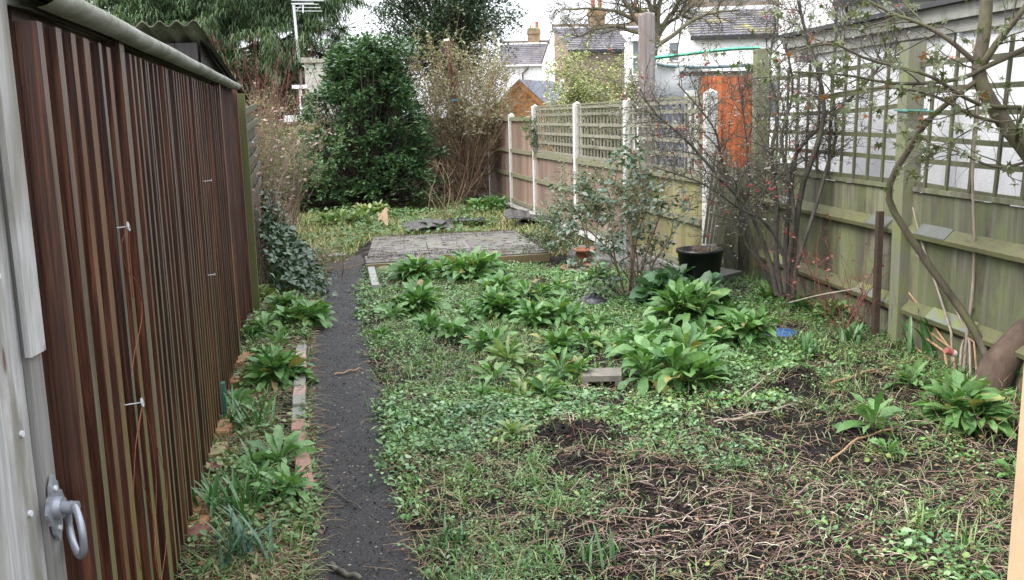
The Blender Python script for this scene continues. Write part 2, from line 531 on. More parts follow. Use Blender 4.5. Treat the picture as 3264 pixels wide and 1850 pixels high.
# paving along the fence, right of the patio
mb = MB()
for q in ([(.62, 10.75), (1.15, 10.15), (1.45, 10.9), (.75, 11.6)], [(1.16, 10.13), (1.62, 9.5), (1.86, 10.0), (1.46, 10.88)], [(1.63, 9.48), (1.9, 8.95), (2.25, 9.3), (1.88, 9.98)]):
    slab(mb, q, .1, .12)
props(mb.build('side_paving', plain('grey_concrete_paving', (.13, .125, .115), .6, .5, 6), loc=(0, 0, 0)), None, None, kind='structure')
# riser board in front of patio
mb = MB()
a3, b3 = np.array([*pa, 0]), np.array([*pb, 0])
dd = (b3 - a3) / np.linalg.norm(b3 - a3); nn = np.array([dd[1], -dd[0], 0])
mb.obox((a3 + b3) / 2 + nn * .03 - np.array([0, 0, .03]), (b3 - a3) * 1.0, nn * .045, (0, 0, .135))
m = M('algae_concrete', .6)
q = m.noise(m.co((1, 1, 2)), 7, 5, .7)
m.col(m.ramp(q, [(.3, (.10, .065, .03)), (.5, (.17, .125, .07)), (.68, (.13, .14, .05)), (.8, (.10, .13, .03))]))
o = mb.build('retaining_edge', m.m)
props(o, 'low mossy concrete edge holding up the front of the paved patio', 'edging')
# ================================================================ LEFT SHED
dS = np.array([-.203, 1, 0]); dS /= np.linalg.norm(dS)
nS = np.array([dS[1], -dS[0], 0])
def S(Y, o, z): return np.array([shedx(Y), Y, z]) + nS * o
m = M('red_brown_stained_cladding', .33, .5)
geo = m.n('ShaderNodeNewGeometry')
dp = m.n('ShaderNodeVectorMath', {0: geo.outputs['Normal'], 1: tuple(nS)}, operation='DOT_PRODUCT').outputs['Value']
gn = m.noise(m.co((70, 70, 2.2)), 1, 5, .65, .6)
big = m.noise(m.co((7, 7, .8)), 1, 4, .6)
side = m.ramp(gn, [(.25, (.010, .004, .003)), (.5, (.048, .015, .008)), (.75, (.18, .06, .019))])
side = m.mix(m.ramp(big, [(.5, 0.), (.66, .8)]), side, (.03, .013, .010))
face = m.ramp(gn, [(.3, (.04, .032, .026)), (.7, (.15, .13, .11))])
face = m.mix(m.ramp(m.math('ADD', m.math('MULTIPLY', big, .7), m.math('MULTIPLY', m.rnd(), .35)), [(.46, 0.), (.62, .92)]), face, m.ramp(gn, [(.3, (.03, .012, .007)), (.7, (.14, .055, .022))]))
sx = m.n('ShaderNodeSeparateXYZ', {0: m.co()})
low = m.math('ADD', m.math('MULTIPLY', m.noise(m.co((4, 4, 1.2)), 1, 4), .9), m.math('MULTIPLY', sx.outputs[2], -.33))
face = m.mix(m.ramp(low, [(.05, 0.), (.45, .65)]), face, (.11, .135, .035))
c = m.mix(m.ramp(dp, [(.5, 0.), (.8, 1.)]), side, face)
knot = m.n('ShaderNodeTexVoronoi', {'Vector': m.co((9, 9, 2.2)), 'Scale': 1., 'Randomness': 1.})
c = m.mix(m.ramp(knot.outputs['Distance'], [(.04, .9), (.09, 0.)]), c, (.008, .004, .003))
v = m.math('MULTIPLY_ADD', m.rnd(), .5); v.node.inputs[2].default_value = .75
c = m.mix(1., c, v, 'MULTIPLY')
m.col(c); m.rgh(m.ramp(gn, [(.3, .28), (.7, .55)])); m.bump(gn, .45, .004)
CLAD = m.m
shed = Thing('shed', 'long red brown timber shed with ribbed vertical cladding along the left of the path', 'shed', S(4.6, -.5, 0))
rng = np.random.default_rng(3)
mb = MB()
MB().obox(S(5.16, -.02, .05), dS * 6.12, nS * .03, (0, 0, 1.86)).build('backing', wood('dark_red_backing', (.010, .005, .004), (.06, .022, .012), None, 0, None, rough=.4, vary=0), shed)
JB = [LN_ for LN_ in (3.12, 6.55)]
Yb = 2.2
while Yb < 6.45:
    if min(abs(Yb - j) for j in JB) > .075:
        wv = rng.uniform(.72, 1.2) * (1.75 if Yb < 3.06 else 1.1); dep = .044 * rng.uniform(.85, 1.1); z0 = .06 + rng.uniform(0, .03)
        hw = .019 * wv
        # trapezoid rib
        pts = [S(Yb - hw, -.005, z0), S(Yb - hw * .95, dep, z0), S(Yb + hw * .95, dep * .96, z0), S(Yb + hw * 1.5, -.005, z0)]
        mb.poly_prism(pts, (rng.uniform(-.004, .004), 0, 1.88 - z0))
    Yb += (.152 if Yb < 2.95 else .103) + rng.uniform(-.006, .006)
Yb = 6.68
while Yb < 8.1:                                                  # flatter boards at the far end
    wd = .098
    pts = [S(Yb, -.004, .07), S(Yb + .006, .022, .07), S(Yb + wd - .006, .006, .07), S(Yb + wd - .006, -.004, .07)]
    mb.poly_prism(pts, (0, 0, 1.84))
    Yb += .102
mb.build('cladding', CLAD, shed)
for Yb, ww in zip(JB + [8.14], (.062, .055, .05)):
    MB().obox(S(Yb, .022, .05), dS * ww * 1.25, nS * .052, (0, 0, 1.87)).build('cover_batten', CLAD, shed)
# rounded eaves roll covered in mossy felt
m = M('mossy_mineral_felt', .75)
q = m.noise(m.co((1, .4, 1)), 9, 6, .75); q2 = m.noise(m.co(), 120, 3, .7)
c = m.ramp(q, [(.30, (.06, .075, .03)), (.45, (.14, .14, .10)), (.65, (.27, .27, .24))])
m.col(m.mix(1., c, m.ramp(q2, [(.3, .75), (.7, 1.15)]), 'MULTIPLY')); m.bump(q2, .4, .004)
FELT = m.m
ys = np.linspace(2.12, 7.92, 60)
a = np.linspace(-.45 * np.pi, 1.02 * np.pi, 14)
prof = [(.05 + .05 * math.cos(k), 1.934 + .031 * math.sin(k)) for k in a] + [(.0, 1.93), (-.004, 1.91), (.04, 1.903)]
V = np.array([[S(y, o, z + .0015 * math.sin(y * 5)) for o, z in prof] for y in ys])
mb = MB().grid(V)
MB_e = mb.build('eaves_roll', FELT, shed, smooth=True)
mb = MB()
V = np.array([[S(y, o, z) for o, z in ((.02, 1.962), (-1.0, 1.97), (-2.0, 1.975), (-2.0, 1.945), (-1., 1.94), (.02, 1.935))] for y in (2.12, 4, 7.92)])
mb.grid(V).build('roof', FELT, shed)
mb = MB()
mb.obox(S(8.13, -1.0, .05), dS * .03, nS * 1.95, (0, 0, 1.87))
mb.build('end_wall', CLAD, shed)
mb = MB()
mb.obox(S(5.16, -.03, -.04), dS * 6.1, nS * .1, (0, 0, .09))
mb.build('footing', plain('dark_concrete', (.06, .055, .05), .8), shed)
# screws in the cladding: galvanised washers
GALV = plain('galvanised_metal', (.62, .63, .66), .45, .15, 30, .5, .25)
def onshed(u, v, o=.03):
    p = S(2, o, 0)[:2]; q = S(6, o, 0)[:2]
    d = ray(u, v); n_ = np.array([-(q - p)[1], (q - p)[0]])
    return EYEV + d * ((n_ @ p) / (n_ @ d[:2]))
for u, v in ((250, 157), (304, 788), (356, 1333), (596, 303), (636, 913), (480, 158), (612, 600), (635, 1130)):
    P = onshed(u, v, .012)
    MB().tube([P, P + nS * .008], .008, 8).build('screw', GALV, shed)
# ---- big nails with washers, and the strings tied to them
TWINE = plain('orange_twine', (.22, .06, .03), .7, .25, 60)
def nail(u, v, u2, v2, washer, label):
    P = onshed(u, v, .04)
    Q = P + nS * .04 + np.array([0, 0, .006])
    t = Thing('nail', label, 'nail', P)
    MB().tube([P - nS * .04, Q], .0022, 6).build('shank', GALV, t)
    if washer: MB().lathe((0, 0, 0), [(0, 0), (.019, 0), (.019, .004), (.004, .006), (0, .006)], 14)
    mb = MB()
    ax = (Q - P) / np.linalg.norm(Q - P)
    rr = .014 if washer else .007
    mb.tube([Q - ax * .003, Q], [rr, rr], 14)
    mb.build('washer' if washer else 'head', plain('white_washer', (.42, .43, .46), .4), t)
    return Q
q1 = nail(365, 731, 0, 0, True, 'upper of the two long washer nails sticking out of the shed cladding')
q2 = nail(410, 1293, 0, 0, True, 'lower washer nail on the shed cladding holding long orange strings')
q3 = nail(661, 880, 0, 0, False, 'small nail with a scrap of string near the far end of the shed wall')
q4 = nail(650, 580, 0, 0, False, 'small nail high on the smoother boards near the far end of the shed')
mb = MB()
def hang(mb, Q, offs, r=.0011):
    mb.tube(pline([Q + nS * a_ + dS * b_ + np.array([0, 0, c_]) for a_, b_, c_ in offs], 22), r, 5)
hang(mb, q1, [(0, 0, 0), (-.01, .03, -.06), (-.015, .05, -.14), (-.02, .07, -.22)], .0026)
hang(mb, q1, [(0, 0, 0), (-.02, -.03, -.05), (-.02, .02, -.13), (-.015, .16, -.2), (-.015, .15, -.3), (-.02, .0, -.38), (-.02, -.06, -.43)])
mb.build('string', TWINE, None)
props(D.objects['string'], 'short tangle of orange string hanging from the upper washer nail', 'string')
mb = MB()
for of in ([(0, 0, 0), (-.01, .05, -.02), (-.015, .16, -.12), (-.015, .3, -.28), (-.015, .36, -.42), (-.015, .2, -.58), (-.02, -.12, -.66)],
           [(0, 0, 0), (-.01, -.05, -.08), (-.015, -.04, -.22), (-.015, .08, -.4), (-.015, .1, -.62), (-.015, .24, -.72), (-.015, .34, -.86), (-.015, .22, -1.05)],
           [(0, 0, 0), (-.01, -.12, -.1), (-.02, -.2, -.3), (-.02, -.16, -.45)],
           [(0, 0, 0), (-.01, .12, -.1), (-.015, .18, -.3), (-.015, .04, -.5), (-.015, .1, -.62)]):
    hang(mb, q2, of)
props(mb.build('string', TWINE, None), 'long loops of orange string trailing down from the lower washer nail', 'string')
# ================================================================ SECOND SHED BEHIND
m = M('tarred_boards', .6)
gn = m.noise(m.co((30, 30, 2)), 1, 4, .6)
m.col(m.ramp(gn, [(.3, (.012, .010, .010)), (.7, (.05, .042, .042))])); m.bump(gn, .4, .004)
TAR = m.m
sh2 = Thing('shed', 'dark tarred lean-to shed with a corrugated roof rising behind the red brown shed', 'shed', (-3.3, 9, 0))
def s2(Y, o, z): return np.array([-2.59 + o, Y, z])
def s2top(Y): return 2.36 - .41 * (Y - 8.4)
mb = MB()
for k in range(14):
    o0 = -.0 - k * .19
    mb.obox(s2(8.4, o0 - .095, 0) , np.array([.185, 0, 0]), np.array([0, .024 + .008 * (k % 2), 0]), (0, 0, s2top(8.4) - .04))
mb.build('front_boards', TAR, sh2)
mb = MB()
V = np.array([[s2(y, .01 + .012 * (j % 2), z0) for j, z0 in enumerate((0, s2top(y) * .45, s2top(y) * .45 + .001, s2top(y) * .8, s2top(y) * .8 + .001, s2top(y)))] for y in np.linspace(8.4, 9.6, 8)])
mb.grid(V).build('side_wall', TAR, sh2)
mb = MB()
mb.add([s2(8.36, .02, s2top(8.4) + .0), s2(8.36, .10, s2top(8.4) - .06), s2(9.62, .10, s2top(9.62) - .08), s2(9.62, .03, s2top(9.62) + .0)], [(0, 1, 2, 3)])
mb.build('roof_edge', TAR, sh2)
xs = np.linspace(.06, -2.7, 200)
mb = MB()
V = np.array([[s2(y, o, s2top(y) + .035 + .022 * math.sin(o * 2 * math.pi / .14)) for o in xs] for y in (8.22, 8.7, 9.2, 9.72)])
mb.grid(V); mb.grid(V - np.array([0, 0, .008])); mb.grid(np.stack([V[0], V[0] - np.array([0, 0, .008])]))
m = M('corrugated_asbestos', .8)
m.col(m.ramp(m.noise(m.co(), 6, 5), [(.35, (.05, .055, .035)), (.6, (.14, .15, .10))]))
mb.build('corrugated_roof', m.m, sh2, smooth=True)
# ================================================================ LEFT FENCE PANEL PAST THE SHED
GREYW = wood('grey_weathered_wood', (.045, .04, .032), (.13, .12, .10), (.07, .06, .045), .5, (.07, .085, .03), .5)
GREENW = wood('green_algae_wood', (.05, .05, .025), (.13, .13, .07), (.10, .10, .075), .5, (.13, .16, .045), .9)
lf = Thing('wooden_fence', 'short warped grey fence panel with bowed rails between the shed and the ivy', 'fence', (-2.5, 9.6, 0))
P0 = np.array([-2.26, 8.27, 0])
MB().obox(P0 + nS * .02, dS * .09, nS * .09, (0, 0, 1.89)).build('post', wood('brown_green_post', (.05, .035, .02), (.12, .085, .045), None, 0, (.07, .085, .02), .9), lf)
def lfp(t, z, o=0): return P0 + np.array([-.203, 1, 0]) * (.1 + t * 2.65) + nS * (o + .0 - .05 * math.sin(t * 3.1)) + np.array([0, 0, z])
for k in range(17):
    t0 = k / 17; z0 = .1 + .03 * math.sin(k * 3.3); 
    mb = MB() if k == 0 else mb
    mb.poly_prism([lfp(t0, z0, -.02 - .008 * (k % 2)), lfp(t0 + .066, z0, -.014 - .008 * (k % 2)), lfp(t0 + .066, z0, -.03), lfp(t0, z0, -.036)], (0, 0, 1.72 - z0 + .02 * math.sin(k * 5.1)))
mb.build('boards', GREYW, lf)
for zn, zf in zip((1.84, 1.65, 1.47, 1.26, 1.07, .87), (1.80, 1.64, 1.45, 1.32, 1.16, .98)):
    pts = [lfp(t, zn + (zf - zn) * t - .06 * math.sin(t * 3.14) + .03 * t * t, .02) for t in np.linspace(-.03, 1.0, 12)]
    V = np.array([[p + nS * a_ + np.array([0, 0, b_]) for a_, b_ in ((-.012, -.03), (.002, -.03), (.002, .03), (-.012, .03), (-.012, -.03))] for p in pts])
    MB().grid(V).build('rail', GREYW, lf)
# ================================================================ BACK FENCE
bf = Thing('wooden_fence', 'dark horizontal lapped board fence closing off the far end of the garden', 'fence', (-3, 20.25, 0))
BFG = wood('olive_lapped_board', (.04, .038, .02), (.11, .10, .06), None, 0, (.10, .11, .04), .5, axis=0)
BFB = wood('rusty_lapped_board', (.022, .012, .008), (.06, .03, .016), None, 0, None, axis=0)
for x0, x1, mt in ((-6.6, -4.75, BFG), (-4.7, -2.85, BFG), (-2.8, -1.55, BFB), (-1.5, -.35, BFB)):
    mb = MB()
    for k in range(12):
        z = .06 + k * .128
        mb.poly_prism([(x0, 20.25, z), (x0, 20.215, z), (x0, 20.245, z + .15), (x0, 20.25, z + .15)], (x1 - x0, 0, .006 * math.sin(k * 7)))
    mb.box((x0, 20.2, 1.6), (x1, 20.28, 1.64))
    mb.build('panel', mt, bf)
for x in (-4.725, -2.825, -1.525):
    MB().box((x - .05, 20.17, 0), (x + .05, 20.28, 1.66)).build('post', GREYW, bf)
# ================================================================ FENCE WITH CONCRETE POSTS
CONC = plain('rough_white_concrete', (.52, .51, .48), .8, .22, 35, .3, 0, .5)
dC = np.array([-.207, 1, 0]); dC /= np.linalg.norm(dC); nC = np.array([-dC[1], dC[0], 0])
def Cf(Y, o, z): return np.array([cfx(Y), Y, z]) + nC * o
cf = Thing('panel_fence', 'brown close board fence in concrete posts with square trellis along its nearer top', 'fence', (1, 14, 0))
PB = wood('red_brown_fence_board', (.12, .068, .05), (.27, .165, .125), (.22, .17, .14), .4, (.15, .125, .06), .22, vary=.5)
PBG = wood('greenish_fence_board', (.12, .09, .06), (.26, .20, .14), (.22, .18, .14), .4, (.19, .19, .05), .62, vary=.45)
RAILW = wood('grey_rail', (.10, .09, .06), (.24, .22, .17), None, 0, (.15, .16, .07), .5, axis=1)
YP = [19.5, 17.5, 15.69, 13.28, 11.19, 8.93]
tops = [1.63, 1.68, 1.80, 1.80, 1.80, 1.83]
for Yq, zt in zip(YP, tops):
    mb = MB()
    c = Cf(Yq, 0, -.1)
    mb.obox(c, dC * .10, nC * .10, (0, 0, zt + .08))
    q = [c + dC * .05 * a_ + nC * .05 * b_ + np.array([0, 0, zt + .08]) for a_, b_ in ((-1, -1), (1, -1), (1, 1), (-1, 1))]
    mb.add(q + [c + np.array([0, 0, zt + .115])], [(0, 1, 4), (1, 2, 4), (2, 3, 4), (3, 0, 4)])
    mb.build('concrete_post', CONC, cf)
rng = np.random.default_rng(8)
for i in range(5):
    Ya, Ybb = YP[i] - .06, YP[i + 1] + .06
    zt = 1.60 if i < 2 else 1.04
    mt = PB if i < 4 else PBG
    MB().obox(Cf((Ya + Ybb) / 2, 0, -.1), dC * abs(Ya - Ybb), nC * .045, (0, 0, .25 - (.03 if i < 2 else 0))).build('gravel_board', CONC, cf)
    mb = MB()
    nb = max(12, int(round(abs(Ya - Ybb) / .115)))
    for k in range(nb):
        y0 = Ybb + (Ya - Ybb) * k / nb; y1 = Ybb + (Ya - Ybb) * (k + 1) / nb + .012
        z0 = .155 if i >= 2 else .125
        mb.poly_prism([Cf(y0, .006, z0), Cf(y1, .016, z0), Cf(y1, .004, z0), Cf(y0, -.008, z0)], (0, 0, zt - z0 - rng.uniform(0, .008)))
    pan = mb.build('panel', mt, cf)
    for z in ((.16, .62, 1.04, 1.585) if i < 2 else (.18, .62, 1.02)):
        MB().obox(Cf((Ya + Ybb) / 2, .038, z - .03), dC * abs(Ya - Ybb) * .995, nC * .038, (0, 0, .062)).build('rail', RAILW, pan)
    MB().obox(Cf((Ya + Ybb) / 2, .012, zt + .001), dC * abs(Ya - Ybb) * .99, nC * .055, (0, 0, .022)).build('cap', RAILW, pan)
    if i >= 2:
        mb = MB()
        zz = [1.085, 1.225, 1.365, 1.505, 1.645, 1.735]
        for z in zz:
            mb.obox(Cf((Ya + Ybb) / 2, .017, z - .017), dC * abs(Ya - Ybb) * .99, nC * .018, (0, 0, .036))
        ns = 14 if i < 4 else 13
        for k in range(ns + 1):
            y = Ybb + (Ya - Ybb) * (.01 + .98 * k / ns)
            mb.obox(Cf(y, -.002, 1.07), dC * .03, nC * .018, (0, 0, .69))
        mb.build('trellis', wood('trellis_wood', (.12, .105, .08), (.28, .26, .21), None, 0, (.13, .14, .07), .4, axis=1, vary=.3), cf)
        MB().obox(Cf((Ya + Ybb) / 2, .006, 1.765), dC * abs(Ya - Ybb) * .99, nC * .06, (0, 0, .022)).build('trellis_cap', RAILW, cf)
# ================================================================ RIGHT FENCE
dR = np.array([-.117, 1, 0]); dR /= np.linalg.norm(dR); nR = np.array([-dR[1], dR[0], 0])   # points to the garden
def Rf(Y, o, z): return np.array([rfx(Y), Y, z]) + nR * o
RB = wood('algae_green_board', (.075, .07, .045), (.21, .20, .165), (.075, .062, .05), .3, (.14, .16, .07), .55, vary=.6, esc=1.3, fine=38)
RP = wood('algae_green_post', (.085, .085, .06), (.20, .195, .15), (.17, .165, .14), .5, (.16, .18, .07), .6, vary=.1, esc=3)
TRW = wood('green_trellis_slat', (.04, .038, .026), (.11, .104, .072), None, 0, (.09, .10, .042), .55, vary=.4)
RRAIL = wood('mossy_arris_rail', (.055, .05, .03), (.13, .115, .07), None, 0, (.11, .115, .045), .7, axis=1, esc=4)
rf = Thing('wooden_fence', 'tall algae green close board fence with open slat trellis on the right', 'fence', (2.7, 7, 0))
Y1, Y2, Y3 = 9.28, 6.58, 3.95
for Yq, zt, wd in ((Y1, 2.2, .11), (Y2, 2.06, .12), (Y3, 2.1, .12)):
    MB().obox(Rf(Yq, .03, -.05), dR * wd, nR * wd, (0, 0, zt + .05)).build('post', RP, rf)
rng = np.random.default_rng(12)
for Ya, Ybb in ((Y1 - .06, Y2 + .06), (Y2 - .06, Y3 + .06)):
    L = Ya - Ybb; yc = (Ya + Ybb) / 2
    MB().obox(Rf(yc, .012, -.06), dR * L, nR * .03, (0, 0, .27)).build('gravel_board', RB, rf)
    mb = MB(); nb = int(L / .125)
    for k in range(nb):
        y0 = Ybb + L * k / nb; y1 = Ybb + L * (k + 1) / nb + .014
        mb.poly_prism([Rf(y0, .008, .215), Rf(y1, .017, .215), Rf(y1, .004, .215), Rf(y0, -.007, .215)], (0, 0, 1.08 - .215 - rng.uniform(0, .01)))
    mb.build('boards', RB, rf)
    for z in (.29, .82):
        mb = MB()
        q = [Rf(Ybb, o, zz) for o, zz in ((.018, z - .055), (.075, z - .04), (.08, z - .012), (.018, z + .05))]
        mb.poly_prism(q, dR * L)
        mb.build('rail', RRAIL, rf)
    MB().obox(Rf(yc, .01, 1.082), dR * L, nR * .05, (0, 0, .03)).build('cap', RB, rf)
    zs = (1.13, 1.285, 1.44, 1.595, 1.75, 1.91)
    for k, z in enumerate(zs):                                     # warped slats
        sag = rng.uniform(-.03, .01)
        pts = [Rf(Ybb + L * t, -.002 + .012 * math.sin(t * 3), z + sag * math.sin(t * 3.1) + (.06 * (1 - t) ** 3 if Ya > 7 and k > 2 else 0)) for t in np.linspace(0, 1, 9)]
        V = np.array([[p + nR * a_ + np.array([0, 0, b_]) for a_, b_ in ((-.009, -.016), (.009, -.016), (.009, .016), (-.009, .016), (-.009, -.016))] for p in pts])
        MB().grid(V).build('trellis_slat', TRW, rf)
    ns = 12 if Ya > 7 else 10
    for k in range(ns):
        y = Ybb + L * (k + .45) / ns
        ln = rng.uniform(-.05, -.02) - (.03 if Ya < 7 else 0)
        p = Rf(y, .018, 1.10 - rng.uniform(0, .04)); q = Rf(y + ln, .018, 2.0 + rng.uniform(-.03, .03))
        MB().bar(p, q, .024, .016, dR).build('trellis_slat', TRW, rf)
# short return piece next to it
MB().obox((2.2, 9.6, -.05), (.13, -.02, 0), (.02, .13, 0), (0, 0, .98)).build('gate_post', RP, None)
props(D.objects['gate_post'], 'squat square algae stained post standing beside the black plant pot', 'post')
mb = MB()
for k in range(3):
    a0 = np.array([2.27 + k * .07, 9.66 - k * .06, .05]); 
    mb.obox(a0, (.068, -.055, 0), (.01, .012, 0), (0, 0, 1.0 - .03 * (k % 2)))
mb2 = mb
o = mb.build('wooden_fence', RB, None)
props(o, 'narrow infill of green boards between the squat post and the tall trellis post', 'fence')
SLATE = plain('grey_slate', (.10, .105, .092), .5, .2, 14)
def slate(Y, z, ln, label, tilt=.0):
    mb = MB()
    q = [Rf(Y - ln / 2, o, zz) for o, zz in ((.016, z + .053), (.080, z - .010), (.081, z - .006), (.018, z + .058))]
    mb.poly_prism(q, dR * ln + np.array([0, 0, tilt]))
    props(mb.build('slate', SLATE, None), label, 'slate')
slate(6.9, .82, .3, 'grey slate capping the upper fence rail just left of the trellis post')
slate(6.2, .82, .36, 'grey slate capping the upper fence rail just right of the trellis post')
slate(8.62, .82, .35, 'grey slate on the upper fence rail behind the berry shrub stems')
m = M('lichen_slate', .6)
m.col(m.ramp(m.noise(m.co(), 7, 5), [(.42, (.15, .165, .165)), (.58, (.17, .19, .06))])); SLATE = m.m
slate(5.95, .29, .5, 'lichen yellow slate capping the lower fence rail right of the rusty stake')
slate(6.95, .29, .5, 'lichen yellow slate capping the lower fence rail left of the rusty stake')
slate(8.55, .29, .4, 'pale slate on the lower rail beyond the berry shrub')
# rusty stake
st = Rf(6.72, .14, 0)
MB().obox(st + np.array([0, 0, -.05]), dR * .045, nR * .04, (.0, 0, .98)).build('stake', plain('rusty_brown_steel', (.05, .032, .022), .8, .35, 30), None)
props(D.objects['stake'], 'dark rusty square stake driven in front of the trellis post', 'stake')
# ================================================================ OUTBUILDING BEHIND RIGHT FENCE
ob = Thing('outbuilding', 'white pebbledashed outbuilding with a grey bargeboard behind the trellis', 'building', (3.4, 6, 0))
m = M('white_pebbledash', .9, .2)
q = m.noise(m.co(), 90, 3, .8); q1 = m.noise(m.co((1, 1, .6)), 3, 5, .7)
c = m.ramp(q, [(.25, (.72, .72, .74)), (.5, (.88, .88, .90)), (.75, (.95, .95, .96))])
c = m.mix(m.ramp(q1, [(.5, 0.), (.75, .35)]), c, (.35, .36, .36))
m.col(c); m.bump(q, .9, .02)
PEB = m.m
MB().obox(Rf(6.0, -.72, 0), dR * 7.2, nR * .6, (0, 0, 2.2)).build('wall', PEB, ob)
MB().obox(Rf(6.75, -.40, 0), dR * .012, nR * .035, (0, 0, 2.2)).build('wall_joint', PEB, ob)
mb = MB()
BRG = wood('grey_bargeboard', (.16, .15, .14), (.34, .33, .30), (.25, .25, .23), .5, (.12, .13, .09), .3, axis=1)
for z0, h, o in ((2.13, .10, -.39), (2.215, .10, -.345)):
    mb = MB()
    mb.obox(Rf(6.0, o, z0), dR * 7.3, nR * .035, (0, 0, h))
    mb.build('bargeboard', BRG, ob)
MB().obox(Rf(6.0, -.75, 2.316), dR * 7.3, nR * .95, (0, 0, .035)).build('roof', plain('dark_roof_felt', (.05, .05, .052), .8), ob)
# ================================================================ GATE AND DOOR FRAME NEAR THE CAMERA
gate = Thing('gate', 'pale weathered board gate standing open at the left edge with an iron ring latch', 'gate', (-.95, 1.4, 0))
m = M('silvery_weathered_board', .55, .45)
gn = m.noise(m.co((45, 45, 2.0)), 1, 5, .7, .8); bg_ = m.noise(m.co((6, 6, 1.6)), 1, 4, .6, .5)
c = m.ramp(gn, [(.28, (.20, .195, .19)), (.72, (.48, .47, .46))])
c = m.mix(m.ramp(bg_, [(.42, 0.), (.6, .85)]), c, (.15, .14, .11))
kn = m.n('ShaderNodeTexVoronoi', {'Vector': m.co((14, 14, 3.)), 'Scale': 1., 'Randomness': 1.})
c = m.mix(m.ramp(kn.outputs['Distance'], [(.06, .9), (.12, 0.)]), c, (.09, .05, .03))
m.col(c); m.bump(gn, .5, .004)
GB = m.m
ge = np.array([-1.085, 2.12, 0]); gd = np.array([.03, -1, 0]); gd /= np.linalg.norm(gd)
gnm = np.array([-gd[1], gd[0], 0])
if gnm[0] < 0: gnm = -gnm
for k in range(8):
    s0 = .06 + k * .102
    mb = MB()
    q = [ge + gd * (s0 + a_) + gnm * b_ + np.array([0, 0, .06]) for a_, b_ in ((.0, -.012), (.0, .006), (.008, .012), (.088, .012), (.098, .004), (.098, -.012))]
    mb.poly_prism(q, (0, 0, 2.05))
    mb.build('board', GB, gate)
m2 = wood('grey_stile', (.10, .095, .09), (.26, .25, .24), (.16, .15, .14), .5, None, fine=45, rough=.5, vary=.05)
MB().obox(ge + gd * .03 + np.array([0, 0, .06]), gd * .06, gnm * .05, (0, 0, 2.05)).build('stile', m2, gate)
# pale leading board with its notch above the latch board
MB().obox(ge + gd * .038 + gnm * .03 + np.array([0, 0, 1.16]), gd * .072, gnm * .014, (0, 0, .95)).build('cover_strip', GB, gate)
# ring latch
IRON = plain('grey_painted_iron', (.25, .26, .29), .4, .2, 40, .5, .45)
def gp(a_, b_, z): return ge + gd * a_ + gnm * b_ + np.array([0, 0, z])
zc = .80
mb = MB()
pts = []
for k in range(40):
    t = 2 * np.pi * k / 40
    rr = .062 + .010 * math.cos(4 * t) + .004 * math.cos(12 * t)
    pts.append(gp(.038 + rr * .62 * math.cos(t), .03, zc + rr * 1.05 * math.sin(t)))
mb.poly_prism(pts, gnm * .008)
latch = mb.build('latch_plate', IRON, gate)
for a_ in (-.047, .047): MB().tube([gp(.038, .036, zc + a_), gp(.038, .042, zc + a_)], .006, 8).build('screw', GALV, latch)
mb = MB().tube([gp(.038, .034, zc), gp(.038, .052, zc)], [.028, .024], 16).tube([gp(.038, .05, zc), gp(.038, .085, zc)], [.014, .014], 14)
mb.build('boss', IRON, latch)
mb = MB()
th = np.linspace(0, 2 * np.pi, 33)
RC = gp(.038, .074, zc - .055)
mb.tube([RC + (gd * .8 + gnm * .6) * .058 * math.sin(k) + np.array([0, 0, .06 * math.cos(k)]) for k in th], .0085, 10, False)
mb.build('ring', IRON, latch)
for a_, z in ((.11, 1.0), (.115, .82), (.13, 1.35)): MB().tube([gp(a_, .012, z), gp(a_, .018, z)], .007, 8).build('screw', GALV, gate)
jamb = Thing('door_frame', 'bare pale timber door frame at the lower right edge', 'door frame', (.58, 1.02, 0))
m = plain('pale_bare_timber', (.50, .36, .22), .7, .12, 20)
MB().obox((.612, 1.02, -.05), (.1, 0, 0), (0, .07, 0), (.018, 0, 2.2)).build('jamb', m, jamb)
MB().obox((.66, .96, -.05), (.1, 0, 0), (0, .04, 0), (.018, 0, 2.2)).build('door_stop', m, jamb)
# ================================================================ HOUSES BEYOND THE GARDENS
TILE = M('grey_concrete_tiles', .75)
q = TILE.noise(TILE.co(), 1.1, 6, .7)
c = TILE.ramp(q, [(.35, (.075, .07, .08)), (.6, (.15, .14, .15)), (.72, (.2, .2, .12))])
v = TILE.math('MULTIPLY_ADD', TILE.rnd(), .3); v.node.inputs[2].default_value = .8
TILE.col(TILE.mix(1., c, v, 'MULTIPLY')); TILE = TILE.m
BROWNT = plain('brown_concrete_tiles', (.17, .13, .10), .8, .3, 1.5)
WHITE = plain('white_render', (.82, .82, .82), .8, .05, 3, .2)
BRICK = brickmat('stock_brick', (.20, .125, .075), (.30, .21, .14), (.32, .29, .25), 1, None)
BRICKM = brickmat('mossy_stock_brick', (.25, .13, .06), (.34, .22, .10), (.25, .22, .18), 1, (.12, .12, .045))
LEAD = plain('white_flashing', (.62, .63, .66), .5)
POT = plain('red_chimney_pot', (.38, .12, .06), .8, .2)
GLASS = plain('window_glass', (.10, .12, .14), .08, .3, 2, .8, 0, 0)
GUT = plain('dark_gutter', (.02, .02, .022), .5)
UPVC = plain('white_window_frame', (.8, .8, .8), .4, .03)
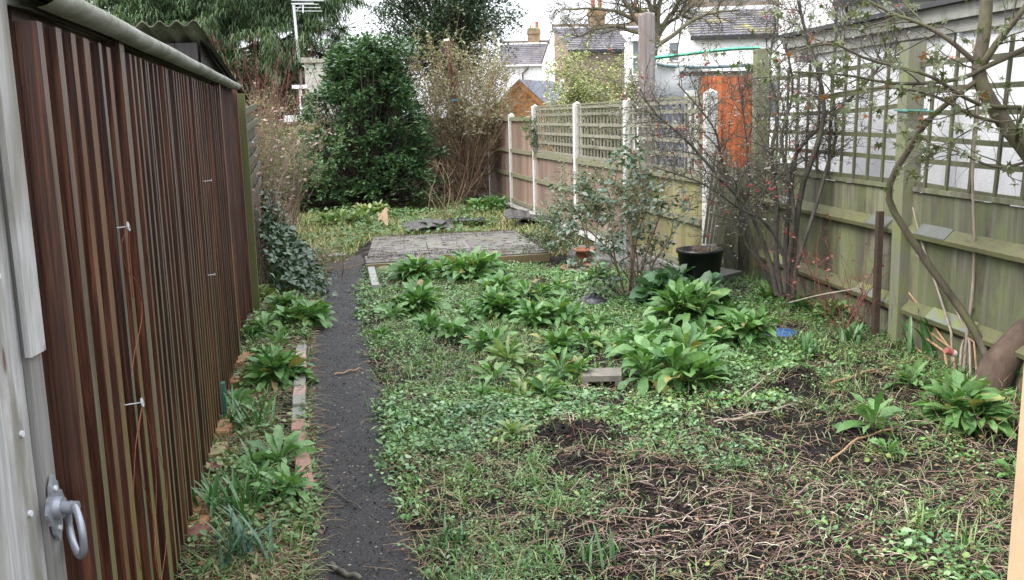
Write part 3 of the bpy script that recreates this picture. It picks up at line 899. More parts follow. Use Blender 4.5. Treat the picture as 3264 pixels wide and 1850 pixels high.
def roof_slope(x0, x1, y0, z0, y1, z1, rows, tile=.3):
    """tiled slope from the eaves (y0,z0) up to the ridge (y1,z1), courses overlapping downwards"""
    mb = MB()
    n = int((x1 - x0) / tile) * 4
    xs = np.linspace(x0, x1, n)
    dy, dz = y1 - y0, z1 - z0
    L = math.hypot(dy, dz); nn = np.array([0, -dz / L, dy / L]) * (1 if dy > 0 else -1)
    wav = .03 * np.abs(np.sin((xs - x0) * math.pi / tile)) ** .6
    for r in range(rows):
        V = []
        for f, h in ((r / rows, .0), (r / rows, .045), ((r + 1.12) / rows, .008)):
            f = min(f, 1)
            V.append([np.array([x, y0 + dy * f, z0 + dz * f]) + nn * (h + (w_ if h else 0)) for x, w_ in zip(xs, wav)])
        mb.grid(V)
    return mb
def window(parent, x, y, z, w_, h, bars=1):
    f = MB()
    f.box((x, y - .06, z), (x + .07, y + .05, z + h)); f.box((x + w_ - .07, y - .06, z), (x + w_, y + .05, z + h))
    f.box((x + .07, y - .06, z + h - .07), (x + w_ - .07, y + .05, z + h)); f.box((x + .07, y - .06, z), (x + w_ - .07, y + .05, z + .07))
    for k in range(bars): f.box((x + .07, y - .058, z + h * (k + 1) / (bars + 1) - .035), (x + w_ - .07, y + .05, z + h * (k + 1) / (bars + 1) + .035))
    fo = f.build('window', UPVC, parent)
    MB().box((x + .03, y - .02, z + .03), (x + w_ - .03, y + .01, z + h - .03)).build('pane', GLASS, fo)
    return fo
def chimney(parent, x, y, z0, z1, w_, d, pots, mt=None):
    mb = MB()
    mb.box((x - w_ / 2, y - d / 2, z0), (x + w_ / 2, y + d / 2, z1 - .35))
    mb.box((x - w_ / 2 - .06, y - d / 2 - .06, z1 - .35), (x + w_ / 2 + .06, y + d / 2 + .06, z1 - .12))
    mb.box((x - w_ / 2 - .02, y - d / 2 - .02, z1 - .12), (x + w_ / 2 + .02, y + d / 2 + .02, z1))
    ch = mb.build('chimney', mt or BRICKM, parent)
    mb = MB()
    V = []
    for r_, z in ((1, z1 - .02), (.9, z1 + .08), (.6, z1 + .15), (.1, z1 + .17)): V.append([(x + r_ * (w_ / 2 + .02) * a_, y + r_ * (d / 2 + .02) * b_, z) for a_, b_ in ((-1, -1), (0, -1.05), (1, -1), (1.05, 0), (1, 1), (0, 1.05), (-1, 1), (-1.05, 0), (-1, -1))])
    mb.grid(V).build('mortar_cap', plain('mossy_mortar', (.15, .16, .06), .9, .4, 5), ch)
    for px, r_, h in pots: MB().lathe((x + px, y, z1 + .1), [(r_, 0), (r_ * .9, h * .8), (r_ * 1.15, h * .82), (r_ * 1.1, h), (r_ * .7, h), (r_ * .7, h * .4)], 12).build('chimney_pot', POT, ch)
    return ch
# --- brick extension with white painted half gable
P = AY(1766, 90, 58)
h = Thing('house', 'brick house with grey tiled roof and a gable half painted white', 'house', (P[0], P[1], 0), None, rad(10))
RZ, EZ, HD = P[2], 5.05, 3.5
def wallpoly(pts, th, name, mt): return MB().poly_prism(pts, th).build(name, mt, h)
wallpoly([(0, -HD, 0), (0, 0, 0), (0, 0, RZ - .05), (0, -HD, EZ)], (.25, 0, 0), 'gable_wall', BRICK)
wallpoly([(-.01, 0, 0), (-.01, HD, 0), (-.01, HD, EZ - .3), (-.01, .0, RZ - .02)], (.25, 0, 0), 'painted_gable_wall', WHITE)
MB().box((.25, -HD, 0), (11, -HD + .25, EZ)).build('wall', BRICK, h)
rf_ = roof_slope(-.08, 11, -HD - .25, EZ, 0, RZ, 13).build('roof', TILE, h)
MB().add([(-.05, HD + .2, EZ - .3), (11, HD + .2, EZ - .3), (11, 0, RZ), (-.05, 0, RZ)], [(0, 1, 2, 3)]).build('rear_roof', TILE, h)
MB().box((-.08, -.3, RZ - .12), (11, -.22, RZ + .04)).build('flashing', LEAD, h)
MB().box((-.1, -.18, RZ - .05), (11, .12, RZ + .2)).build('ridge_tiles', BROWNT, h)
MB().box((-.1, -HD - .32, EZ - .1), (11, -HD - .2, EZ + .02)).build('gutter', GUT, h)
chimney(h, 2.55, 0, RZ - .4, RZ + 1.0, .85, .6, ((-.2, .12, .45), (.2, .12, .45)))
chimney(h, 5.2, .3, RZ - .4, RZ + .9, .95, .7, ((-.2, .12, .4),))
MB().box((1.1, -HD - .05, 1.4), (1.15, -HD, 3.9)).build('downpipe', GUT, h)
f = MB()
f.box((-.05, -2.4, 1.8), (.0, -1.7, 3.6))
fo = f.build('window', UPVC, h)
MB().box((-.055, -2.3, 1.9), (-.05, -1.8, 3.5)).build('pane', GLASS, fo)
fo = MB().box((-.06, 1.6, 1.6), (-.01, 2.4, 3.6)).build('window', UPVC, h)
MB().box((-.065, 1.68, 1.7), (-.06, 2.32, 3.5)).build('pane', GLASS, fo)
MB().tube([(-.05, 1.0, RZ - .75), (-.6, 1.2, RZ - .6)], .03, 6).tube([(-.6, 1.2, RZ - .6), (-.6, 1.2, RZ - 1.0)], .02, 6).build('aerial', GUT, h)
# small rear porch of the brick house
wallpoly([(3.7, -HD - 2.4, 0), (4.75, -HD - 2.4, 0), (4.75, -HD - 2.4, 2.8), (4.25, -HD - 2.4, 3.85), (3.7, -HD - 2.4, 2.6)], (0, .2, 0), 'porch_wall', WHITE)
roof_slope(4.3, 8.5, -HD - 2.4, 2.9, -HD, 3.9, 7).build('porch_roof', TILE, h)
# --- far small house on the left
P = AY(1700, 139, 78)
h = Thing('house', 'far white house with grey roof and a mossy brick chimney', 'house', (P[0], P[1], 0), None, 0)
RZ, EZ = P[2], 1.65 + (367 - 210) / 3088 * 74.5
MB().box((-2.6, -3.5, 0), (1.75, -3.3, EZ)).build('wall', WHITE, h)
roof_slope(-2.6, 1.8, -3.7, EZ - .05, 0, RZ, 11).build('roof', TILE, h)
MB().add([(-2.6, 3.5, EZ), (1.8, 3.5, EZ), (1.8, 0, RZ), (-2.6, 0, RZ)], [(0, 1, 2, 3)]).build('rear_roof', TILE, h)
MB().box((-2.6, -.3, RZ - .1), (1.8, -.2, RZ + .05)).build('flashing', LEAD, h)
MB().box((-2.6, -.15, RZ), (1.8, .1, RZ + .22)).build('ridge_tiles', BROWNT, h)
chimney(h, .05, .1, RZ - .5, RZ + 1.05, .95, .7, ((.25, .13, .5), (-.25, .07, .2)))
MB().tube([(-.55, -3.62, EZ), (-.55, -3.6, EZ - .35), (-.95, -3.6, EZ - .7), (-.95, -3.6, 1)], .06, 6).build('downpipe', GUT, h)
MB().box((-2.6, -3.8, EZ - .18), (1.8, -3.68, EZ - .04)).build('gutter', UPVC, h)
MB().tube([(1.3, -3.7, EZ + .5), (1.3, -3.62, 1)], .06, 6).build('downpipe', GUT, h)
# --- white house on the right, rear extension with its gable to the left
P = AY(2183, 32, 46)
h = Thing('house', 'white rendered house with a wide lichened grey roof right of the timber pole', 'house', (P[0], P[1], 0), None, rad(-5))
RZ, EZ = P[2], 4.72
wallpoly([(0, -HD, 0), (0, HD, 0), (0, HD, EZ), (0, 0, RZ - .05), (0, -HD, EZ)], (.25, 0, 0), 'gable_wall', WHITE)
MB().box((.25, -HD, 0), (4.9, -HD + .25, EZ)).build('wall', WHITE, h)
m = M('lichened_tiles', .75)
q = m.noise(m.co(), .9, 6, .7); q2 = m.noise(m.co(), 3, 4)
c = m.ramp(q2, [(.3, (.07, .065, .075)), (.7, (.14, .13, .14))])
m.col(m.mix(m.ramp(q, [(.52, 0.), (.66, .8)]), c, (.30, .27, .08)))
roof_slope(-.1, 5.0, -HD - .25, EZ, 0, RZ, 12).build('roof', m.m, h)
MB().add([(-.05, HD + .2, EZ), (5, HD + .2, EZ), (5, 0, RZ), (-.05, 0, RZ)], [(0, 1, 2, 3)]).build('rear_roof', TILE, h)
MB().box((-.1, -.34, RZ - .14), (5, -.24, RZ + .06)).build('flashing', LEAD, h)
MB().box((-.1, -.18, RZ - .02), (5, .12, RZ + .25)).build('ridge_tiles', BROWNT, h)
MB().box((-.1, -HD - .34, EZ - .14), (5, -HD - .2, EZ + .0)).build('gutter', GUT, h)
for x in (1.5, 3.1): window(h, x, -HD - .02, 1.2, 1.2, 1.9)
# --- its taller main house behind
P = AY(2096, 250, 53)
h = Thing('house', 'tall white house behind with brown roof and a square brick chimney stack', 'house', (P[0], P[1], 0), None, rad(-9))
EZ = 1.65 + (356 - 14) / 3088 * 53
MB().box((1.5, 0, 0), (8.2, .3, EZ)).build('wall', WHITE, h)
MB().box((1.5, .3, 0), (1.8, 6, EZ)).build('side_wall', WHITE, h)
MB().poly_prism([(0, .02, 0), (1.5, .02, 0), (1.5, .02, 6.9), (.75, .02, 7.1), (0, .02, 5.9)], (0, .3, 0)).build('low_wall', WHITE, h)
roof_slope(1.4, 8.4, -.3, EZ - .1, 4.5, EZ + 3.2, 12).build('roof', BROWNT, h)
MB().box((1.4, -.42, EZ - .2), (8.4, -.3, EZ - .05)).build('gutter', GUT, h)
chimney(h, 2.0, -.1, EZ - .6, EZ + 1.4, 1.3, .8, ((-.2, .13, .5), (.25, .13, .5)), BRICK)
window(h, .55, -.02, 1.65 + (356 - 205) / 3088 * 53, .75, 1.05, 0)
# --- house with the white bay window, mostly hidden by the pole
P = AY(2012, 240, 44)
h = Thing('house', 'house with a tall white framed bay window just left of the timber pole', 'house', (P[0], P[1], 0), None, 0)
zt, zb = 1.65 + (359 - 136) / 3088 * 44, 1.65 + (359 - 245) / 3088 * 44
MB().box((0, .1, 0), (1.15, 2.5, zt)).build('wall', WHITE, h)
window(h, .02, .08, zb, 1.1, zt - zb, 1)
MB().poly_prism([(-.2, -.25, zt), (-.2, 2.5, zt + .55), (-.2, 2.5, zt + .4), (-.2, -.25, zt - .1)], (1.5, 0, 0)).build('roof', UPVC, h)
# --- house far right above the outbuilding
P = AY(2480, 200, 30)
h = Thing('house', 'white house with drainpipes and dark eaves rising above the outbuilding roof', 'house', (P[0], P[1], 0), None, rad(-17))
EZ = 1.65 + (344 - 32) / 3088 * 30
MB().poly_prism([(0, 0, 0), (4.6, 0, 0), (4.6, 0, EZ), (1.6, 0, EZ), (1.25, 0, EZ + .5), (0, 0, EZ + 1.2)], (0, .3, 0)).build('wall', WHITE, h)
MB().box((0, .3, 0), (.3, 6, EZ + 1.0)).build('side_wall', WHITE, h)
roof_slope(1.55, 4.8, -.3, EZ - .02, 3.5, EZ + 2.2, 9).build('roof', TILE, h)
MB().box((1.5, -.42, EZ - .14), (4.8, -.3, EZ - .01)).build('gutter', GUT, h)
MB().tube([(1.62, -.08, EZ + .1), (1.62, -.08, 0)], .045, 8).build('downpipe', GUT, h)
MB().tube([(1.9, -.3, EZ - .1), (1.9, -.25, EZ - .25), (2.0, -.08, EZ - .45), (2.0, -.08, 0)], .045, 8).build('downpipe', GUT, h)
MB().box((2.75, -.03, EZ - .95), (3.3, .02, EZ - .5)).build('vent', plain('grey_vent', (.3, .31, .33)), h)
# ================================================================ SUMMERHOUSE, POLE, SCREENS
P = AY(1657, 262, 28)
h = Thing('garden_shed', 'orange stained garden shed gable with scalloped bargeboards behind the fence', 'shed', (P[0], P[1], 0), None, rad(-24))
AZ, HW, EZ = P[2], .98, P[2] - .83
m = wood('orange_stained_board', (.42, .17, .045), (.62, .29, .09), (.5, .21, .06), .4, None, 0, .5, 0, 40, .15)
mb = MB()
nb = 18
for k in range(nb):
    z0, z1 = .1 + (AZ - .1) * k / nb, .1 + (AZ - .1) * (k + 1) / nb - .012
    hw0 = HW * min(1, (AZ - z0) / (AZ - EZ)) - .02; hw1 = HW * min(1, (AZ - z1) / (AZ - EZ)) - .02
    mb.poly_prism([(-hw0, -.03, z0), (hw0, -.03, z0), (hw1, -.012, z1), (-hw1, -.012, z1)], (0, .04, 0))
mb.build('gable_boards', m, h)
for sgn in (-1, 1):
    top = [np.array([0, -.075, AZ + .04]), np.array([sgn * (HW + .14), -.075, EZ - .10])]
    dv = top[1] - top[0]; L = np.linalg.norm(dv); dv /= L
    dn = np.array([-dv[2], 0, dv[0]]) * (1 if sgn < 0 else -1); dn = dn if dn[2] < 0 else -dn
    ts = np.linspace(0, L, 49)
    low = [top[0] + dv * t_ + dn * (.105 + .018 * abs(math.sin(t_ * math.pi / .12))) for t_ in ts]
    V = [[top[0] + dv * t_ for t_ in ts], low, [q_ + np.array([0, .025, 0]) for q_ in low], [top[0] + dv * t_ + np.array([0, .025, 0]) for t_ in ts]]
    MB().grid(V).build('bargeboard', m, h)
MB().box((HW - .03, 0, .1), (HW, 2.6, EZ)).box((-HW, 0, .1), (-HW + .03, 2.6, EZ)).build('side_boards', m, h)
m2 = plain('blue_grey_roofing_felt', (.165, .175, .21), .8, .12, 8, .3, 0, .2)
for sgn in (-1, 1):
    MB().poly_prism([(0, -.08, AZ + .045), (sgn * (HW + .16), -.08, EZ - .11), (sgn * (HW + .16), -.08, EZ - .085), (0, -.08, AZ + .075)], (0, 2.8, 0)).build('roof_felt', m2, h)
MB().box((-.02, -.085, AZ - .02), (.02, -.078, AZ + .06)).build('finial', m, h)
# timber pole
P = AY(2062, 345, 15.4)
m = wood('silver_grey_pole', (.10, .09, .085), (.31, .29, .28), (.17, .13, .12), .35, None, 0, .75, 2, 30, .05)
a = np.linspace(0, 2 * np.pi, 26)
zt = 1.65 + (360 - 66) / 3088 * 15.4
V = [[(P[0] + .125 * (1 + .06 * math.sin(5 * t_) + .04 * math.sin(11 * t_)) * math.cos(t_) * s_, P[1] + .125 * (1 + .06 * math.sin(5 * t_)) * math.sin(t_) * s_, z + .02 * math.sin(3 * t_) * (k > 1)) for t_ in a] for k, (z, s_) in enumerate(((0, 1.03), (1.5, 1.0), (zt, .98), (zt + .02, .9), (zt + .02, .05)))]
props(MB().grid(V).build('timber_pole', m, None, smooth=False), 'thick grey weathered timber pole sawn flat at the top behind the trellis', 'pole')
# sheet, green strip and teal band beside the pole
t = Thing('canopy', 'grey plastic canopy with a bright green top strip right of the timber pole', 'canopy', (3, 14.6, 0))
def strip(pts, w_, Yd, name, mt, th=.02):
    p = pline([AY(u, v, Yd) for u, v in pts], 24)
    V = [[q + np.array([0, 0, -w_ / 2]) for q in p], [q + np.array([0, -th, 0]) for q in p], [q + np.array([0, 0, w_ / 2]) for q in p], [q + np.array([0, th, .0]) for q in p], [q + np.array([0, 0, -w_ / 2]) for q in p]]
    return MB().grid(V).build(name, mt, t)
strip([(2088, 185), (2200, 172), (2330, 157), (2420, 154)], .05, 14.6, 'top_strip', plain('bright_green_plastic', (.02, .30, .17), .4, .12, 6), .05)
strip([(2092, 204), (2135, 212), (2260, 215), (2420, 206)], .045, 14.6, 'band', plain('teal_plastic', (.10, .16, .18), .4))
us_ = np.linspace(2088, 2235, 16)
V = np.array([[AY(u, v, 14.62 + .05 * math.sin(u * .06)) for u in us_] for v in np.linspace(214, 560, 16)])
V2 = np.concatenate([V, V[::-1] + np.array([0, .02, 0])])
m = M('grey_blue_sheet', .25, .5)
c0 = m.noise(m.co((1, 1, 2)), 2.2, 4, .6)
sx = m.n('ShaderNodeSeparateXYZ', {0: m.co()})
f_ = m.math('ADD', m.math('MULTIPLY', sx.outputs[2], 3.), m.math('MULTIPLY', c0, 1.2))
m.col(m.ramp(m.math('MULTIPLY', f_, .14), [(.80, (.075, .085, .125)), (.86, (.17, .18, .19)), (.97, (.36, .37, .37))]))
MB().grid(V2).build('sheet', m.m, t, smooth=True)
# dark beam on a post
t = Thing('pergola', 'dark timber beam on a short green post in front of the orange fence panel', 'beam', (2.3, 11.4, 0))
p, q = AY(2168, 236, 11.4), AY(2415, 233, 11.0)
MB().bar(p, q, .05, .07, (0, 0, 1)).build('beam', plain('dark_beam', (.03, .02, .018), .7), t)
MB().box((AY(2226, 300, 11.2)[0], 11.15, 0), (AY(2248, 300, 11.2)[0], 11.23, 2.02)).build('post', RP, t)
a_ = AY(2190, 288, 11.6)
props(MB().box((a_[0], 11.6, 0), (a_[0] + .17, 11.75, a_[2])).build('stub_post', CONC), 'short pale concrete stub just left of the beam post', 'post')
# orange fence panel
of = Thing('orange_fence', 'bright orange stained fence panel beyond the concrete post', 'fence', (2.4, 10.5, 0))
m = wood('bright_orange_stain', (.25, .062, .018), (.38, .11, .034), (.30, .078, .022), .4, None, 0, .65, 2, 25, .5)
a0, a1 = AY(2236, 300, 10.45), AY(2425, 300, 10.3)
mb = MB()
for k in range(12):
    p_ = a0 + (a1 - a0) * (k + .5) / 12; p_[2] = .1
    mb.obox(p_ + np.array([0, -.006 * (k % 2), 0]), ((a1 - a0)[0] / 12 + .004, (a1 - a0)[1] / 12, 0), (0, .02, 0), (0, 0, 1.90))
mb.build('boards', m, of)
MB().obox(((a0 + a1)[0] / 2, 10.41, 1.99), (a1[0] - a0[0], a1[1] - a0[1], 0), (0, .06, 0), (0, 0, .03)).build('cap', GREYW, of)
MB().obox(((a0 + a1)[0] / 2, 10.345, .1), (a1[0] - a0[0], a1[1] - a0[1], 0), (0, .03, 0), (0, 0, .95)).build('lower_boards', RB, of)
# ================================================================ LEFT BACKGROUND OBJECTS
ALU = plain('aluminium', (.62, .63, .64), .4, .1, 20, .5, .3)
am = Thing('aerial_mast', 'leaning pale metal mast carrying a television aerial against the pine', 'aerial', (AY(968, 300, 24)[0], 24, 0))
a0, a1 = AY(976, 390, 24), AY(936, 14, 24)
a0[2] = 0
MB().tube([a0, a1], .035, 8).build('mast', ALU, am)
b0, b1 = AY(930, 13, 24), AY(1000, 13, 23.6)
MB().tube([b0, b1], .02, 6).build('boom', ALU, am)
MB().tube([AY(941, 40, 24), AY(964, 13, 23.85)], .016, 6).build('brace', ALU, am)
for k in range(9):
    c_ = AY(952 + k * 6.2, (3 + 11 * (k % 4)), 23.8)
    MB().tube([c_ + np.array([-.16, -.05, 0]), c_ + np.array([.22, .08, 0])], .008, 5).build('element', ALU, am)
MB().bar(AY(966, 14, 23.8), AY(966, 42, 23.8), .03, .03, (1, 0, 0)).build('stay', ALU, am)
rp = Thing('rendered_pier', 'pale rendered pier with a crumbling coping between the laurel and the mast', 'pier', (AY(1010, 390, 23)[0], 23, 0))
x0, x1 = AY(975, 300, 23)[0], AY(975, 300, 23)[0] + .95
zt = 1.65 + (385 - 208) / 3088 * 23
MB().box((x0, 23, 0), (x1, 23.5, zt)).build('wall', plain('pale_render', (.42, .40, .35), .9, .15, 3, .2, 0, .3), rp)
mb = MB()
rng = np.random.default_rng(4)
V = [[(x0 - .06 + (x1 - x0 + .12) * s_, 22.93, zt + (0 if j == 0 else .10 - .06 * s_ + rng.uniform(-.03, .03))) for s_ in np.linspace(0, 1, 14)] for j in range(2)]
V.append([(x0 - .06 + (x1 - x0 + .12) * s_, 23.55, zt + .13 - .05 * s_) for s_ in np.linspace(0, 1, 14)])
mb.grid(V).build('coping', plain('lichened_mortar', (.26, .26, .2), .9, .35, 8), rp)
gfr = Thing('greenhouse_frame', 'white painted frame with a dark box behind the olive lapped fence', 'frame', (AY(955, 390, 22)[0], 22, 0))
xa, xb = AY(958, 300, 22)[0], AY(978, 300, 22)[0]
for x_, zt_ in ((xa, 2.35), (xb, 2.1)): MB().box((x_ - .03, 21.97, 0), (x_ + .03, 22.03, zt_)).build('upright', UPVC, gfr)
MB().box((xa - .17, 21.95, 2.36), (xb + .02, 22.02, 2.44)).build('top_bar', UPVC, gfr)
MB().box((xa + .02, 21.9, 1.95), (xb + .12, 21.96, 2.2)).build('dark_box', GUT, gfr)
MB().box((xa - .4, 21.9, 1.6), (xa - .1, 21.95, 1.78)).build('white_panel', UPVC, gfr)
# rusty pole with its box
t = Thing('metal_post', 'rusty reddish post with a white cap leaning among the brown twigs', 'post', (AY(1460, 400, 18.6)[0], 18.6, 0))
p0, p1 = AY(1462, 420, 18.6), AY(1424, 131, 18.6)
p0 = p1 + (p0 - p1) * (p1[2] / (p1[2] - p0[2]))
MB().tube([p0, p1], .045, 10).build('pole', plain('rusty_red_paint', (.12, .045, .04), .8, .35, 25), t)
MB().tube([p1, p1 + np.array([-.005, 0, .035])], [.06, .05], 10).build('cap', UPVC, t)
c_ = p1 + (p0 - p1) * .36
MB().tube([c_ + np.array([-.06, -.03, .0]), c_ + np.array([.05, -.05, .01]), c_ + np.array([.07, .03, .02]), c_ + np.array([-.05, .05, 0])], .02, 6).build('tie', plain('blue_cord', (.10, .28, .42), .6), t)
c_ = AY(1413, 163, 18.6)
MB().poly_prism([c_ + np.array(q_) for q_ in ((-.05, -.05, -.09), (.05, -.05, -.09), (.05, -.05, .10), (-.04, -.05, .06))], (0, .12, 0)).build('bird_box', plain('dark_box_wood', (.04, .035, .035), .8), t)
# ================================================================ TREES AND SHRUBS
def leafmb(V, F): return MB().add(V, F)
# ---- weeping pine behind the sheds
rng = np.random.default_rng(21)
PY = 27.
tp = Thing('pine_tree', 'large drooping blue green pine filling the sky behind the sheds', 'tree', (-7.7, PY, 0))
bark = barkmat('dark_bark', (.03, .022, .018), (.09, .07, .055))
mb = MB().tube(pline([(-7.7, PY, 0), (-7.6, PY, 4), (-7.75, PY, 8), (-7.7, PY, 12)], 12), np.linspace(.28, .08, 13), 10)
mb.build('trunk', bark, tp)
nb = 175
zb = np.concatenate([rng.uniform(3.2, 9, 88), rng.uniform(2.5, 4.6, 42), rng.uniform(1.5, 3.0, 45)])
azb = rng.uniform(0, 6.283, nb)
azb[:50] = rng.choice([0, math.pi], 50) + rng.normal(0, .55, 50)
azb[88:] = rng.uniform(-math.pi, 0, 87)
Lb = (4.6 - .25 * (zb - 2.5)) * rng.uniform(.7, 1.05, nb)
S0 = np.stack([np.full(nb, -7.7), np.full(nb, PY), zb], 1)
D0 = np.stack([np.cos(azb), np.sin(azb), rng.uniform(-.02, .3, nb)], 1)
B = grow(rng, S0, D0, Lb, 9, .07, -.012)
RB_ = taper(np.full(nb, .05), 9)
S1, D1, r1, _ = branch(rng, B, RB_, 9, .2, 1, 1.0, -.05)
B1 = grow(rng, S1, D1, rng.uniform(.5, 1.3, len(S1)), 5, .12, -.06)
R1 = taper(np.full(len(S1), .016), 5)
mb = MB(); mb.add(*tubes(B, RB_, 5)); mb.add(*tubes(B1, R1, 3))
mb.build('branches', bark, tp)
def tufts(rng, P, n_per, L, w_):
    """drooping bunches of needles"""
    n = len(P) * n_per
    idx = np.repeat(np.arange(len(P)), n_per)
    az = rng.uniform(0, 6.283, n)
    base = P[idx] + rng.normal(0, .05, (n, 3))
    e0 = rng.uniform(-.1, .7, n)
    return blades(base, az, e0, -1.45 + rng.normal(0, .1, n), L * rng.uniform(.7, 1.2, n), w_, (.7, 1, .3), .1)
def along(rng, P, n):
    i = rng.integers(0, len(P), n); t = rng.uniform(.15, 1, n) * (P.shape[1] - 1); k = np.minimum(t.astype(int), P.shape[1] - 2); f = (t - k)[:, None]
    return P[i, k] * (1 - f) + P[i, k + 1] * f
pts = np.vstack([along(rng, B1, 14500), along(rng, B, 3200)])
pts = pts[(pts[:, 2] < 6.0)]
pts = pts[pts[:, 1] < 28.2]
V, F = tufts(rng, pts, 13, .27, .0115)
leafmb(V, F).build('needles', leafmat('pine_needles', [(.06, .105, .055), (.10, .155, .08), (.15, .205, .105)], .6, .3, .25), tp)
# ---- evergreen oak
rng = np.random.default_rng(22)
to = Thing('evergreen_tree', 'dark round headed evergreen tree against the sky left of the houses', 'tree', (-1.5, 27, 0))
MB().tube(pline([(-1.5, 27, 0), (-1.4, 27, 2), (-1.6, 27, 4)], 8), np.linspace(.22, .1, 9), 8).build('trunk', bark, to)
nc = 330
u_ = rng.normal(0, 1, (nc, 3)); u_ /= np.linalg.norm(u_, axis=1, keepdims=True)
cc = np.array([-1.55, 27, 4.3]) + u_ * np.array([1.9, 1.7, 2.4]) * rng.uniform(.45, 1.05, (nc, 1))
S0 = np.repeat([[-1.55, 27, 3.3]], nc, 0)
B = np.stack([S0 + (cc - S0) * t for t in np.linspace(0, 1, 5)], 1) + rng.normal(0, .06, (nc, 5, 3))
MB().add(*tubes(B, taper(np.full(nc, .03), 4), 4)).build('branches', bark, to)
pts = np.repeat(cc, 95, 0) + rng.normal(0, .2, (nc * 95, 3)) * np.array([1.1, 1, .8])
V, F = leafcloud(rng, pts, .095, .024, (-.8, .9))
leafmb(V, F).build('foliage', leafmat('oak_leaf', [(.03, .055, .03), (.05, .09, .045), (.09, .13, .075)], .45, .5, .15), to)
# ---- bare tree behind the houses' gardens
rng = np.random.default_rng(23)
P = AY(2078, 300, 27)
tb = Thing('bare_tree', 'bare twiggy tree with lichen green limbs rising behind the timber pole', 'tree', (P[0], 27, 0))
lich = barkmat('lichen_bark', (.06, .05, .04), (.14, .12, .09), (.16, .16, .07), .5)
tr = pline([(P[0], 27, 0), (P[0] + .05, 27, 1.6), (P[0] - .02, 27, 2.9), (P[0] + .15, 27, 3.7)], 10)
mb = MB().tube(tr, np.linspace(.17, .11, 11), 8)
ends = [(-2.4, .3, 4.5), (-1.6, -.5, 5.2), (-.6, .3, 5.6), (.5, -.2, 5.6), (1.5, .2, 5.0), (2.3, -.3, 4.3), (-2.2, -.5, 3.7), (1.4, .6, 4.1), (-1.0, .5, 4.6), (.1, .1, 5.0)]
L0 = []
for ex, ey, ez in ends:
    a_ = tr[-1 - rng.integers(0, 3)]
    L0.append(pline([a_, a_ * .55 + np.array([P[0] + ex, 27 + ey, ez]) * .45 + np.array([0, 0, .3]), (P[0] + ex, 27 + ey, ez)], 8) + rng.normal(0, .03, (9, 3)))
L0 = np.array(L0)
R0 = taper(np.full(len(L0), .07), 8, end=.3)
S1, D1, r1, _ = branch(rng, L0, R0, 13, .25, 1, .9, .1)
B1 = grow(rng, S1, D1, rng.uniform(.5, 1.2, len(S1)), 6, .22, .03); R1 = taper(np.minimum(r1 * .5, .022), 6)
S2, D2, r2, _ = branch(rng, B1, R1, 9, .2, 1, .9, .0)
B2 = grow(rng, S2, D2, rng.uniform(.25, .6, len(S2)), 4, .25); R2 = taper(np.full(len(S2), .009), 4)
S3, D3, r3, _ = branch(rng, B2, R2, 3, .2, 1, .8)
B3 = grow(rng, S3, D3, rng.uniform(.1, .3, len(S3)), 3, .25); R3 = taper(np.full(len(S3), .006), 3)
mb.add(*tubes(L0, R0, 6)).add(*tubes(B1, R1, 4)).add(*tubes(B2, R2, 3)).add(*tubes(B3, R3, 3))
mb.build('branches', lich, tb)
pts = along(rng, B3, 1800)
V, F = leafcloud(rng, pts, .05, .014)
leafmb(V, F).build('buds', leafmat('tree_buds', [(.12, .10, .05), (.17, .16, .06), (.10, .07, .05)]), tb)
# ---- laurel
rng = np.random.default_rng(24)
LX, LY = AY(925, 600, 17.6)[0] - .05, 17.6
LX = ay(925, 480, 17.6)[0]
tl = Thing('laurel_bush', 'big dense glossy dark green laurel bush at the end of the garden', 'bush', (LX, LY, 0))
nc = 760
zc_ = rng.uniform(.0, 1, nc) ** .85 * 2.75 + .12
azc = rng.uniform(0, 6.283, nc)
prof_r = np.interp(zc_, [0, .4, .9, 1.5, 2.1, 2.6, 2.9, 3.1], [1.0, 1.12, 1.18, 1.05, .85, .60, .38, .15])
rr = prof_r * np.where(rng.random(nc) < .75, rng.uniform(.85, 1.06, nc), rng.uniform(.4, .85, nc)) * (.62 + .80 * fbm(azc * 1.5 + 40, zc_ * 1.8, 1.5, 3))
cc = np.stack([LX + rr * np.cos(azc), LY + .85 * rr * np.sin(azc), zc_], 1)
ex = np.stack([LX - rng.uniform(1.0, 1.75, 90), LY - rng.uniform(.0, .8, 90), rng.uniform(.15, .85, 90)], 1)      # low skirt on the left
ex = ex[(ex[:, 2] < .85 - .25 * (LX - 1.2 - ex[:, 0]))]
tw = np.stack([LX + .1 + rng.normal(0, .42, 110), LY + rng.normal(0, .4, 110), rng.uniform(2.5, 3.02, 110)], 1)       # loose shoots on top
cc = np.vstack([cc, ex, tw])
B = np.stack([np.array([LX, LY, .2])[None] * (1 - t) + cc * t + np.array([0, 0, -.25 * t * (1 - t)]) for t in np.linspace(0, 1, 5)], 1)
B[:, 0] += np.column_stack([rng.normal(0, .15, len(cc)), rng.normal(0, .15, len(cc)), np.zeros(len(cc)) - .15])
MB().add(*tubes(B, taper(np.full(len(cc), .014), 4), 4)).build('stems', bark, tl)
n1 = 24
out = cc - np.array([LX, LY, 1.0]); out[:, 2] = np.abs(out[:, 2]) * .5 + .5
oaz = np.arctan2(out[:, 1], out[:, 0])
idx = np.repeat(np.arange(len(cc)), n1)
pts = cc[idx] + rng.normal(0, .055, (len(idx), 3))
az = np.where(rng.random(len(idx)) < .65, oaz[idx] + rng.normal(0, .9, len(idx)), rng.uniform(0, 6.283, len(idx)))
e0 = rng.uniform(.0, 1.1, len(idx))
